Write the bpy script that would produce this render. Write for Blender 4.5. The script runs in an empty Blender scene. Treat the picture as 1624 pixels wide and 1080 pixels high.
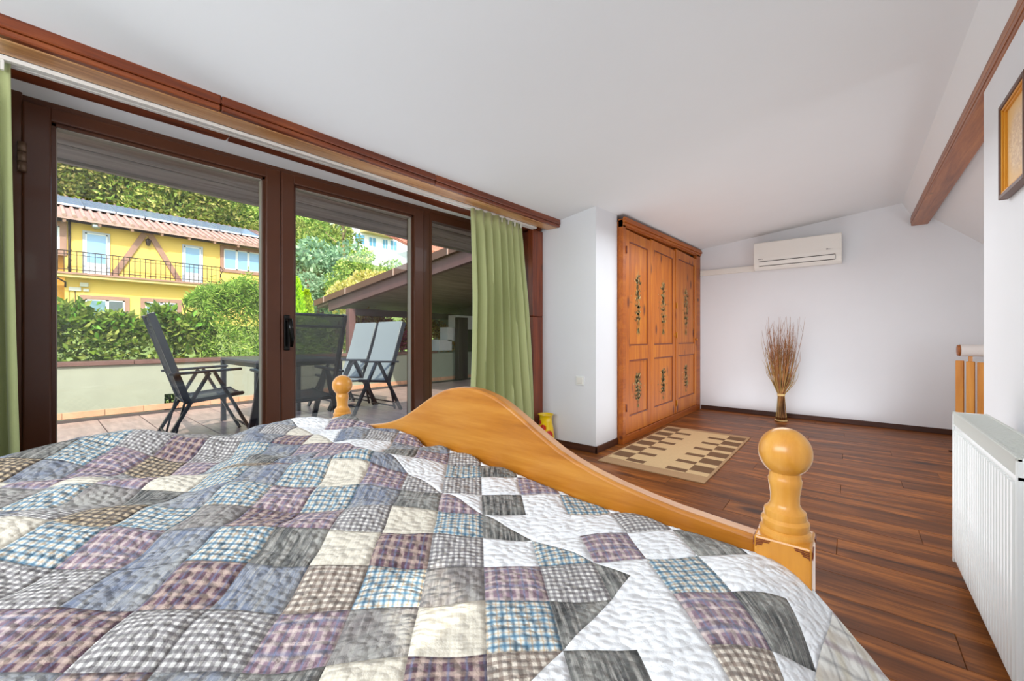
import bpy, bmesh, math, random
import numpy as np
from mathutils import Vector, Matrix
S = bpy.context.scene
COL = S.collection
PI = math.pi
rnd = random.Random(7)

# ------------------------------------------------------------------ camera, sky, sun, lights, exposure
cd = bpy.data.cameras.new('camera')
cam = bpy.data.objects.new('camera', cd); COL.objects.link(cam)
cd.sensor_width = 36.0; cd.sensor_fit = 'HORIZONTAL'
cd.lens = 640.0 / 1624 * 36
cd.shift_y = -4.0 / 1624
cd.clip_start = 0.02; cd.clip_end = 400
cam.location = (0, 0, 1.0)
cam.rotation_euler = (PI / 2, 0, 0.698)
S.camera = cam
S.view_settings.view_transform = 'Standard'
S.view_settings.look = 'None'
S.view_settings.gamma = 1.0
S.view_settings.use_curve_mapping = False
S.view_settings.exposure = 0.25
S.cycles.max_bounces = 8
S.cycles.transparent_max_bounces = 16

SUN_EL, SUN_AZ = math.radians(42), math.radians(-22)
SUN_DIR = Vector((math.cos(SUN_EL) * math.cos(SUN_AZ), math.cos(SUN_EL) * math.sin(SUN_AZ), math.sin(SUN_EL)))
W = bpy.data.worlds.new('world'); S.world = W; W.use_nodes = True
wn = W.node_tree; bg = wn.nodes['Background']
sky = wn.nodes.new('ShaderNodeTexSky'); sky.sky_type = 'NISHITA'; sky.sun_disc = False
sky.sun_elevation = SUN_EL; sky.sun_rotation = PI / 2 - SUN_AZ
sky.air_density = 1.0; sky.dust_density = 2.0; sky.ozone_density = 1.0
wn.links.new(sky.outputs[0], bg.inputs[0]); bg.inputs[1].default_value = 0.36

def lamp(name, kind, loc, energy, color=(1, 1, 1), size=None, aim=None, **kw):
    l = bpy.data.lights.new(name, kind); l.energy = energy; l.color = color
    if size: l.shape = 'RECTANGLE'; l.size, l.size_y = size
    for k, v in kw.items(): setattr(l, k, v)
    o = bpy.data.objects.new(name, l); COL.objects.link(o); o.location = loc
    if aim is not None: o.rotation_euler = Vector(aim).to_track_quat('-Z', 'Y').to_euler()
    return o
lamp('sun', 'SUN', (30, -12, 30), 3.8, (1.0, 0.94, 0.84), aim=-SUN_DIR, angle=math.radians(0.6))
# area lamps added to brighten the room
COOL = (0.88, 0.945, 1.0)
lamp('rear_fill', 'AREA', (-0.8, -1.2, 1.6), 47, COOL, (2.4, 0.7), aim=(-0.1, 1, -0.12))  # added fill behind the bed, where the wall is solid
lamp('ceiling_fill', 'AREA', (-0.7, 3.7, 1.98), 26, COOL, (1.2, 2.6), aim=(0, 0, -1))  # added downward fill, not a ceiling fixture
lamp('floor_fill', 'AREA', (-0.6, 3.9, 0.05), 26, COOL, (1.6, 4.2), aim=(0, 0, 1))  # unseen upward fill added at floor level
lamp('stair_fill', 'AREA', (1.35, 3.08, 1.1), 12, COOL, (1.0, 0.8), aim=(-0.35, 1, 0.05))  # added fill beyond the wall end, no window there
lamp('terrace_door_fill', 'AREA', (-2.1, 1.3, 1.05), 9, COOL, (2.4, 1.6), aim=(1, 0.3, 0.15))  # extra fill just inside the glass, added to the door's daylight

# ------------------------------------------------------------------ material helpers
def lin(r, g, b):
    f = lambda c: (c / 255 / 12.92) if c / 255 <= 0.04045 else ((c / 255 + 0.055) / 1.055) ** 2.4
    return (f(r), f(g), f(b), 1.0)

class NT:
    def __init__(s, name):
        s.m = bpy.data.materials.new(name); s.m.use_nodes = True
        s.t = s.m.node_tree; s.b = s.t.nodes['Principled BSDF']
        s.out = s.t.nodes['Material Output']
    def n(s, kind, **ins):
        nd = s.t.nodes.new('ShaderNode' + kind)
        for k, v in ins.items():
            if k.startswith('p_'): setattr(nd, k[2:], v)
            else:
                key = int(k[1:]) if k[0] == 'i' and k[1:].isdigit() else k.replace('_', ' ')
                s.set(nd.inputs[key], v)
        return nd
    def set(s, inp, v):
        if hasattr(v, 'is_output') or isinstance(v, bpy.types.NodeSocket): s.t.links.new(v, inp)
        else: inp.default_value = v
    def bs(s, **ins):
        for k, v in ins.items(): s.set(s.b.inputs[k.replace('_', ' ')], v)
    def math(s, op, a, b=0.0, c=0.0):
        nd = s.t.nodes.new('ShaderNodeMath'); nd.operation = op
        s.set(nd.inputs[0], a); s.set(nd.inputs[1], b)
        if len(nd.inputs) > 2: s.set(nd.inputs[2], c)
        return nd.outputs[0]
    def mix(s, fac, a, b, mode='MIX'):
        nd = s.t.nodes.new('ShaderNodeMix'); nd.data_type = 'RGBA'; nd.blend_type = mode
        s.set(nd.inputs[0], fac); s.set(nd.inputs[6], a); s.set(nd.inputs[7], b)
        return nd.outputs[2]
    def ramp(s, fac, stops, interp='LINEAR'):
        nd = s.t.nodes.new('ShaderNodeValToRGB'); s.set(nd.inputs[0], fac); cr = nd.color_ramp
        cr.interpolation = interp
        while len(cr.elements) < len(stops): cr.elements.new(0.5)
        for e, (p, c) in zip(cr.elements, stops): e.position = p; e.color = c if len(c) == 4 else (*c, 1)
        return nd.outputs[0]
    def coord(s, scale=(1, 1, 1), kind='Object', rand=True):
        tc = s.n('TexCoord').outputs[kind]
        if rand:
            oi = s.n('ObjectInfo').outputs['Random']
            off = s.math('MULTIPLY', oi, 53.0)
            va = s.n('VectorMath', p_operation='ADD', i0=tc); s.t.links.new(off, va.inputs[1]); tc = va.outputs[0]
        mp = s.n('Mapping', Vector=tc, Scale=scale)
        return mp.outputs[0]
    def noise(s, vec, scale, detail=4, rough=0.55, dist=0.0):
        return s.n('TexNoise', Vector=vec, Scale=scale, Detail=detail, Roughness=rough, Distortion=dist).outputs[0]
    def bump(s, h, strength, dist=0.01):
        nd = s.n('Bump', Strength=strength, Distance=dist, Height=h)
        s.t.links.new(nd.outputs[0], s.b.inputs['Normal'])

def plain(name, col, rough=0.5, metal=0.0, var=0.0, vscale=6, bump=0.0, bscale=80, coat=0.0, sheen=0.0, spec=0.5):
    t = NT(name); v = t.coord(rand=False)
    c = lin(*col)
    if var > 0:
        n = t.noise(v, vscale)
        c = t.ramp(n, [(0.3, tuple(x * (1 - var) for x in c[:3])), (0.7, tuple(min(1, x * (1 + var)) for x in c[:3]))])
    t.bs(Base_Color=c, Roughness=rough, Metallic=metal, Coat_Weight=coat, Sheen_Weight=sheen, Specular_IOR_Level=spec)
    if bump > 0: t.bump(t.noise(v, bscale, 3), bump, 0.004)
    return t.m

def wood(name, dark, mid, light, axis='X', scale=9, rough=0.4, coat=0.0, knots=0.0, stretch=14, bump=0.15, objvar=0.25, knotscale=5, knotcol=(60, 25, 10), spec=0.5):
    t = NT(name)
    sc = {'X': (1, stretch, stretch), 'Y': (stretch, 1, stretch), 'Z': (stretch, stretch, 1)}[axis]
    tc = t.coord(sc)
    n1 = t.noise(tc, scale / 9.0, 6, 0.6, 0.9)
    n2 = t.noise(tc, scale * 0.7, 4, 0.6)
    f = t.math('ADD', t.math('MULTIPLY', n1, 0.72), t.math('MULTIPLY', n2, 0.28))
    c = t.ramp(f, [(0.30, lin(*dark)), (0.5, lin(*mid)), (0.70, lin(*light))])
    if knots > 0:
        ks = {'X': (0.45, 1, 1), 'Y': (1, 0.45, 1), 'Z': (1, 1, 0.45)}[axis]
        kv = t.coord(ks)
        vo = t.n('TexVoronoi', Vector=kv, Scale=knotscale, Randomness=1.0).outputs['Distance']
        k = t.ramp(vo, [(0.0, (1, 1, 1, 1)), (0.07 * knots, (0.8, 0.8, 0.8, 1)), (0.13 * knots, (0, 0, 0, 1))])
        c = t.mix(k, c, lin(*knotcol))
    if objvar > 0:
        r = t.n('ObjectInfo').outputs['Random']
        hv = t.n('HueSaturation', Color=c, Value=t.math('ADD', t.math('MULTIPLY', r, objvar), 1 - objvar / 2))
        c = hv.outputs[0]
    t.bs(Base_Color=c, Roughness=rough, Coat_Weight=coat, Coat_Roughness=0.12, Specular_IOR_Level=spec)
    t.bump(f, bump, 0.004)
    return t.m

MT = {}
MT['wall'] = plain('white_plaster', (226, 226, 228), 0.85, var=0.015, vscale=2, bump=0.06, bscale=60)
MT['ceiling'] = plain('ceiling_plaster', (226, 226, 226), 0.9, var=0.012, vscale=1.5, bump=0.05, bscale=40)
MT['white'] = plain('white_paint', (232, 232, 228), 0.35)
MT['whitepl'] = plain('white_plastic', (230, 226, 218), 0.4)
MT['greypl'] = plain('grey_print', (120, 118, 115), 0.5)
MT['darkgap'] = plain('dark_gap', (70, 64, 60), 0.7)
MT['beam'] = wood('stained_beam_wood', (70, 26, 8), (116, 50, 17), (150, 76, 30), 'Y', 9, 0.38, 0.15, 0.8, 16, 0.25)
MT['beam_lit'] = wood('lit_worn_soffit_wood', (136, 84, 46), (188, 134, 84), (214, 170, 122), 'Y', 9, 0.35, 0.2, 0.6, 18, 0.2)  # header underside: window light put into a paler, worn wood tone
MT['ridge'] = wood('ridge_beam_wood', (100, 48, 18), (146, 82, 38), (178, 114, 62), 'Y', 9, 0.4, 0.1, 0.8, 16, 0.25)
MT['beam_z'] = wood('stained_post_wood', (66, 22, 8), (112, 46, 16), (146, 70, 28), 'Z', 9, 0.38, 0.15, 0.8, 16, 0.25)
MT['wardrobe'] = wood('honey_pine_wood', (154, 74, 6), (190, 102, 10), (210, 130, 26), 'Z', 7, 0.5, 0.0, 1.7, 12, 0.12, 0.12, 6.5, (92, 34, 10))
MT['wardrobe_x'] = wood('honey_pine_rail_wood', (138, 62, 4), (170, 86, 8), (194, 110, 20), 'Y', 7, 0.5, 0.0, 1.2, 12, 0.12, 0.12, 5.5, (92, 34, 10))
MT['wardrobe_dk'] = plain('panel_edge_wood', (112, 44, 10), 0.45, var=0.2)
MT['bedwood'] = wood('golden_pine_wood', (132, 70, 12), (182, 114, 32), (208, 146, 60), 'X', 7, 0.36, 0.1, 0.35, 12, 0.1, 0.06, 4)
MT['bedwood_z'] = wood('golden_pine_turned_wood', (176, 108, 28), (208, 142, 52), (226, 168, 80), 'Z', 7, 0.3, 0.15, 0.0, 10, 0.1, 0.06)
MT['plank'] = wood('dark_oak_laminate', (54, 29, 15), (116, 65, 28), (184, 110, 46), 'X', 9, 0.42, 0.0, 0.9, 11, 0.12, 0.24, 2.2, (44, 26, 24), 0.22)
MT['subfloor'] = plain('floor_gap', (34, 18, 12), 0.8)
MT['skirt'] = wood('dark_skirting_wood', (44, 22, 14), (70, 38, 24), (92, 54, 36), 'X', 9, 0.4, 0.1, 0, 14, 0.1, 0.1)
MT['skirt_y'] = wood('dark_skirting_wood_side', (44, 22, 14), (70, 38, 24), (92, 54, 36), 'Y', 9, 0.4, 0.1, 0, 14, 0.1, 0.1)
MT['doorframe'] = plain('brown_window_frame', (80, 44, 26), 0.34, var=0.05, coat=0.12, spec=0.35)
MT['hinge'] = plain('bronze_hinge', (112, 88, 70), 0.35, 0.3)
MT['gasket'] = plain('grey_gasket', (150, 140, 128), 0.5)
MT['blackmetal'] = plain('black_handle_metal', (22, 21, 20), 0.22, 0.6)
MT['rail_white'] = plain('white_curtain_track', (226, 222, 214), 0.4)
MT['radiator'] = plain('white_radiator_enamel', (236, 238, 236), 0.3, coat=0.2)
MT['radgrille'] = plain('grey_radiator_grille', (196, 198, 190), 0.45)
MT['gold'] = plain('gilt_moulding', (206, 140, 36), 0.35, 0.35)
MT['framewood'] = plain('dark_picture_frame', (84, 46, 24), 0.4, var=0.15)
MT['twig'] = plain('dry_brown_twig', (164, 108, 62), 0.8, var=0.35, vscale=9)
MT['twig2'] = plain('dry_olive_twig', (176, 142, 78), 0.8, var=0.3, vscale=9)
MT['raffia'] = plain('raffia_tie', (214, 180, 120), 0.8)
MT['railwood'] = wood('stair_rail_wood', (176, 100, 20), (208, 134, 40), (226, 158, 66), 'Z', 7, 0.4, 0.2, 0, 12, 0.1, 0.15)
MT['railend'] = plain('handrail_end_grain', (150, 84, 30), 0.5, var=0.4, vscale=60)
MT['mattress'] = plain('mattress_ticking', (225, 222, 216), 0.8)

def m_curtain():
    t = NT('olive_curtain_cloth'); v = t.coord((1, 1, 1), rand=False)
    n = t.noise(v, 220, 2)
    c = t.mix(t.math('MULTIPLY', n, 0.5), lin(184, 190, 134), lin(164, 172, 114))
    t.bs(Base_Color=c, Roughness=0.8, Sheen_Weight=0.25)
    tr = t.n('BsdfTranslucent', Color=lin(186, 190, 140))
    mx = t.n('MixShader', i0=0.14, i1=t.b.outputs[0], i2=tr.outputs[0])
    t.t.links.new(mx.outputs[0], t.out.inputs[0]); t.bump(n, 0.15, 0.002)
    return t.m
MT['curtain'] = m_curtain()

def m_glass():
    t = NT('window_glass')
    tr = t.n('BsdfTransparent', Color=(0.94, 0.96, 0.95, 1)); gl = t.n('BsdfGlossy', Color=(1, 1, 1, 1), Roughness=0.02)
    lw = t.n('LayerWeight', Blend=0.5)
    mx = t.n('MixShader', i0=t.math('ADD', t.math('MULTIPLY', t.math('POWER', lw.outputs['Facing'], 5.0), 0.6), 0.03), i1=tr.outputs[0], i2=gl.outputs[0])
    t.t.links.new(mx.outputs[0], t.out.inputs[0]); return t.m
MT['glass'] = m_glass()

def m_vase():
    t = NT('yellow_poppy_glass'); v = t.coord(rand=False)
    c = lin(236, 196, 14)
    for p, r in (((0.014, -0.066, 0.185), 0.036), ((0.068, -0.042, 0.125), 0.046), ((-0.045, -0.06, 0.13), 0.04), ((-0.03, -0.06, 0.23), 0.026), ((0.06, 0.05, 0.14), 0.04), ((-0.06, 0.05, 0.17), 0.036)):
        d = t.n('VectorMath', p_operation='DISTANCE', i0=v, i1=p).outputs['Value']
        k = t.ramp(t.math('DIVIDE', d, r), [(0.0, (1, 1, 1, 1)), (0.75, (1, 1, 1, 1)), (1.0, (0, 0, 0, 1))])
        c = t.mix(k, c, lin(196, 34, 10))
        k2 = t.ramp(t.math('DIVIDE', d, r), [(0.0, (1, 1, 1, 1)), (0.3, (0, 0, 0, 1))])
        c = t.mix(k2, c, lin(60, 12, 8))
    t.bs(Base_Color=c, Roughness=0.08, Coat_Weight=0.6); return t.m
MT['vase'] = m_vase()

def m_rug(name, col):
    t = NT(name); v = t.coord(rand=False)
    w = t.n('TexWave', Vector=v, Scale=70.0, Distortion=1.5, Detail=1.0).outputs['Fac']
    n = t.noise(v, 60, 3)
    c = t.mix(t.math('MULTIPLY', n, 0.6), lin(*col), tuple(x * 0.72 for x in lin(*col)[:3]) + (1,))
    t.bs(Base_Color=c, Roughness=0.95); t.bump(w, 0.5, 0.003); return t.m
MT['rug_light'] = m_rug('sisal_cream_weave', (216, 182, 134))
MT['rug_mid'] = m_rug('sisal_tan_weave', (182, 144, 104))
MT['rug_dark'] = m_rug('sisal_brown_weave', (118, 84, 54))

# quilt cloths -------------------------------------------------------------------------------
def quilt_mat(name, base, stripes, streak=0.0, warm=0.0, bumpk=1.0, weave=0.0):
    """stripes: (axis 0/1, period, width, offset, colour, alpha)"""
    t = NT(name); uv = t.n('UVMap', p_uv_map='UVMap').outputs[0]
    nz = t.n('TexNoise', Vector=uv, Scale=38.0, Detail=2.0).outputs['Color']
    wob = t.n('VectorMath', p_operation='SUBTRACT', i0=nz, i1=(0.5, 0.5, 0.5)).outputs[0]
    wob = t.n('VectorMath', p_operation='SCALE', i0=wob); wob.inputs['Scale'].default_value = 0.005
    uvw = t.n('VectorMath', p_operation='ADD', i0=uv, i1=wob.outputs[0]).outputs[0]
    sx = t.n('SeparateXYZ', Vector=uvw)
    big = t.noise(uv, 5, 3)
    c = t.ramp(big, [(0.3, tuple(x * 0.9 for x in lin(*base)[:3])), (0.7, lin(*base))])
    for ax, per, wd, off, col, al in stripes:
        fr = t.math('FRACT', t.math('DIVIDE', t.math('ADD', sx.outputs[ax], off + 10.0), per))
        d = t.math('ABSOLUTE', t.math('SUBTRACT', fr, 0.5))
        k = t.n('MapRange', Value=d, From_Min=wd / 2 + 0.05, From_Max=wd / 2 - 0.05, To_Min=0.0, To_Max=al).outputs[0]
        c = t.mix(k, c, lin(*col))
    if streak > 0:
        mp = t.n('Mapping', Vector=uv, Scale=(140, 7, 1)).outputs[0]
        s1 = t.noise(mp, 1.0, 3, 0.7)
        s2 = t.noise(uv, 11, 2)
        k = t.math('MULTIPLY', t.ramp(s1, [(0.45, (0, 0, 0, 1)), (0.62, (1, 1, 1, 1))]), streak)
        c = t.mix(k, c, lin(206, 200, 190))
        c = t.mix(t.ramp(s2, [(0.42, (0, 0, 0, 1)), (0.75, (0.75, 0.75, 0.75, 1))]), c, lin(176, 174, 166))
    t.bs(Base_Color=c, Roughness=0.85, Sheen_Weight=0.1)
    # quilting: puffy cells between wavering stitch lines
    mp = t.n('Mapping', Vector=uvw, Scale=(1.0, 1.45, 1), Rotation=(0, 0, 0.785)).outputs[0]
    vo = t.n('TexVoronoi', p_feature='SMOOTH_F1', Vector=mp, Scale=64.0, Smoothness=0.45).outputs['Distance']
    fine = t.noise(uv, 420, 2)
    h = t.math('ADD', t.math('MULTIPLY', vo, -1.0), t.math('MULTIPLY', fine, 0.12))
    t.bump(h, (0.62 if name in ('quilt_white_cotton', 'quilt_cream_check') else 1.0) * bumpk, 0.015)
    return t.m
BL, TQ, OC = (44, 92, 124), (104, 150, 172), (196, 160, 110)
QM = {
 'white': quilt_mat('quilt_white_cotton', (236, 236, 237), []),
 'cream': quilt_mat('quilt_cream_check', (224, 216, 200), [(0, .006, .5, 0, (206, 196, 176), .5), (1, .006, .5, 0, (206, 196, 176), .5)]),
 'blue': quilt_mat('quilt_blue_plaid', (220, 222, 216), [(0, .0145, .40, 0, TQ, .6), (1, .0145, .40, 0, TQ, .6), (0, .0145, .16, .0072, OC, .6), (1, .0145, .16, .0072, OC, .5), (0, .0145, .2, 0, BL, .55), (1, .0145, .2, 0, BL, .55)]),
 'purple': quilt_mat('quilt_mauve_plaid', (142, 116, 128), [(0, .0205, .28, .0, (226, 208, 198), .5), (1, .0205, .26, .0, (226, 208, 198), .5), (0, .0205, .14, .010, (104, 122, 152), .6), (1, .052, .1, .02, (104, 122, 152), .5)]),
 'plum': quilt_mat('quilt_plum_tan_plaid', (104, 74, 86), [(0, .022, .34, .0, (200, 176, 160), .55), (1, .022, .34, .0, (200, 176, 160), .55), (0, .022, .14, .011, (110, 120, 152), .6)]),
 'check': quilt_mat('quilt_grey_check', (222, 218, 212), [(0, .0102, .5, 0, (92, 84, 90), .6), (1, .0102, .5, 0, (92, 84, 90), .6)]),
 'brown': quilt_mat('quilt_brown_check', (224, 212, 196), [(0, .0118, .48, 0, (112, 90, 78), .62), (1, .0118, .48, 0, (112, 90, 78), .62)]),
 'dark': quilt_mat('quilt_charcoal_brush', (58, 59, 58), [], streak=0.55),
 'taupe': quilt_mat('quilt_taupe_brush', (128, 120, 118), [], streak=0.4),
 'slate': quilt_mat('quilt_slate_brush', (108, 118, 140), [], streak=0.5),
 'gold': quilt_mat('quilt_gold_check', (200, 178, 146), [(0, .014, .4, 0, (66, 58, 58), .75), (1, .014, .4, 0, (60, 50, 48), .8)]),
 'hem': quilt_mat('quilt_hem_plaid', (226, 222, 214), [(0, .07, .24, .0, (196, 186, 164), .7), (1, .07, .22, .02, (190, 178, 164), .65), (0, .07, .05, .02, (96, 92, 94), .7), (1, .07, .05, .04, (96, 92, 94), .7), (1, .07, .16, .0, (140, 116, 126), .6)], bumpk=0.3),
}
# ------------------------------------------------------------------ exterior materials
def m_leaf(name, dark, light, tip=None, transl=0.35):
    t = NT(name)
    g = t.n('NewGeometry').outputs['Random Per Island']
    oi = t.n('ObjectInfo').outputs['Random']
    c = t.ramp(g, [(0.0, lin(*dark)), (0.6, lin(*light)), (1.0, lin(*(tip or light)))])
    hv = t.n('HueSaturation', Color=c, Hue=t.math('ADD', t.math('MULTIPLY', oi, 0.06), 0.47), Value=t.math('ADD', t.math('MULTIPLY', oi, 0.75), 0.65))
    t.bs(Base_Color=hv.outputs[0], Roughness=0.5, Specular_IOR_Level=0.3)
    tr = t.n('BsdfTranslucent', Color=hv.outputs[0])
    mx = t.n('MixShader', i0=transl, i1=t.b.outputs[0], i2=tr.outputs[0])
    t.t.links.new(mx.outputs[0], t.out.inputs[0]); return t.m
MT['leaf_laurel'] = m_leaf('laurel_leaf', (66, 112, 34), (136, 178, 66), (200, 216, 116))
MT['leaf_bamboo'] = m_leaf('willow_leaf', (96, 146, 44), (164, 202, 84), (206, 226, 120))
MT['leaf_tree'] = m_leaf('hill_tree_leaf', (78, 118, 48), (170, 200, 88), (250, 244, 150))
MT['leaf_tree2'] = m_leaf('hill_bush_leaf', (84, 124, 46), (160, 188, 84), (206, 214, 120))
MT['leaf_thuja'] = m_leaf('thuja_spray', (116, 150, 8), (184, 208, 24), (214, 226, 60))
MT['leaf_olive'] = m_leaf('grey_green_leaf', (96, 130, 98), (148, 176, 138), (182, 204, 168))
MT['leaf_red'] = m_leaf('autumn_leaf', (120, 60, 40), (176, 120, 60), (204, 170, 90))
MT['leaf_crimson'] = m_leaf('crimson_leaf', (150, 20, 40), (196, 50, 66), (214, 120, 110))
MT['leaf_pink'] = m_leaf('pale_gold_leaf', (170, 160, 70), (214, 202, 112), (226, 206, 150))
MT['bark'] = plain('tree_bark', (92, 74, 56), 0.9, var=0.3, vscale=8)
MT['hill'] = plain('hillside_grass', (120, 140, 70), 0.95, var=0.35, vscale=0.4, bump=0.4, bscale=3)
MT['render_y'] = plain('yellow_render', (232, 200, 104), 0.85, var=0.03, vscale=1.5)
MT['render_shade'] = plain('shaded_yellow_render', (206, 154, 62), 0.85, var=0.05)  # orange shading of the set-back wall put into its render colour
MT['trimbrown'] = plain('mauve_brown_trim', (160, 124, 106), 0.7, var=0.1)
MT['slab'] = plain('balcony_slab', (206, 180, 120), 0.8)
MT['rooftile'] = plain('brown_roof_tile', (178, 146, 134), 0.75, var=0.14, vscale=3)
MT['rooftile_r'] = plain('terracotta_roof_tile', (186, 120, 96), 0.75, var=0.2, vscale=3)
MT['solar'] = plain('solar_glass', (150, 168, 196), 0.15, 0.2, var=0.1)
MT['alu'] = plain('aluminium_edge', (190, 198, 206), 0.3, 0.7)
MT['bluewin'] = plain('sky_blue_glass', (134, 176, 214), 0.08, 0.0, var=0.08, vscale=1.0, coat=0.5)
MT['winwhite'] = plain('white_window_frame', (226, 232, 236), 0.4)
MT['winblue'] = plain('pale_blue_frame', (178, 186, 200), 0.5)
MT['windark'] = plain('dark_room_glass', (66, 84, 92), 0.1, coat=0.5)
MT['drape'] = plain('blue_grey_drape', (108, 140, 150), 0.8, var=0.2, vscale=8)
MT['iron'] = plain('dark_wrought_iron', (64, 50, 40), 0.5, 0.3)
MT['whitewall'] = plain('white_house_render', (236, 240, 244), 0.85)
MT['parapet'] = plain('pale_green_render', (160, 164, 144), 0.9, var=0.05, vscale=3, bump=0.2, bscale=50)
MT['cladding'] = plain('grey_brown_cladding', (120, 112, 106), 0.8, var=0.15)
MT['cap'] = plain('brown_parapet_cap', (112, 82, 72), 0.5, var=0.1)
def m_tile():
    t = NT('terrace_tile'); v = t.coord((1.2, 9, 1))
    n = t.noise(v, 2.4, 5)
    c = t.ramp(n, [(0.3, lin(160, 134, 126)), (0.55, lin(188, 160, 150)), (0.75, lin(208, 180, 166))])
    hv = t.n('HueSaturation', Color=c, Value=t.math('ADD', t.math('MULTIPLY', t.n('ObjectInfo').outputs['Random'], 0.16), 0.9))
    t.bs(Base_Color=hv.outputs[0], Roughness=0.28); t.bump(n, 0.05, 0.003); return t.m
MT['tile'] = m_tile()
MT['grout'] = plain('dark_grout', (78, 68, 66), 0.9)
MT['skirttile'] = plain('terracotta_skirting_tile', (214, 160, 126), 0.5, var=0.15, vscale=6)
MT['soffit'] = wood('weathered_soffit_board', (128, 110, 100), (176, 158, 146), (206, 188, 176), 'Y', 9, 0.6, 0, 0.3, 16, 0.2, 0.2)
MT['soffit_x'] = wood('canopy_soffit_board', (96, 86, 72), (140, 128, 108), (168, 156, 134), 'Y', 9, 0.6, 0, 0, 16, 0.2, 0.2)
MT['timber'] = plain('mauve_brown_timber', (110, 78, 74), 0.55, var=0.12, vscale=5)
MT['timber_d'] = plain('dark_brown_timber', (56, 40, 38), 0.6, var=0.12, vscale=5)
MT['copper'] = plain('brown_gutter_metal', (120, 84, 68), 0.4, 0.3)
MT['strap'] = plain('pale_gutter_strap', (214, 190, 176), 0.4, 0.4)
MT['chairmetal'] = plain('anthracite_frame', (50, 54, 62), 0.35, 0.3)
MT['padgrey'] = plain('pale_grey_textile', (148, 156, 156), 0.8, var=0.04, vscale=200)
def m_sling():
    t = NT('grey_mesh_textile'); v = t.coord(rand=False)
    t.bs(Base_Color=lin(74, 78, 80), Roughness=0.7)
    tr = t.n('BsdfTransparent')
    mx = t.n('MixShader', i0=0.38, i1=t.b.outputs[0], i2=tr.outputs[0])
    t.t.links.new(mx.outputs[0], t.out.inputs[0]); return t.m
MT['sling'] = m_sling()
MT['tabletop'] = plain('anthracite_table_top', (84, 84, 90), 0.3, var=0.05)
MT['potblue'] = plain('navy_plant_pot', (44, 58, 92), 0.35)
MT['concrete'] = plain('pale_concrete', (206, 206, 200), 0.9, var=0.05)

# ------------------------------------------------------------------ mesh helpers
ORG = {}
def world_of(o): return ORG.get(o.name, Vector((0, 0, 0)))

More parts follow.
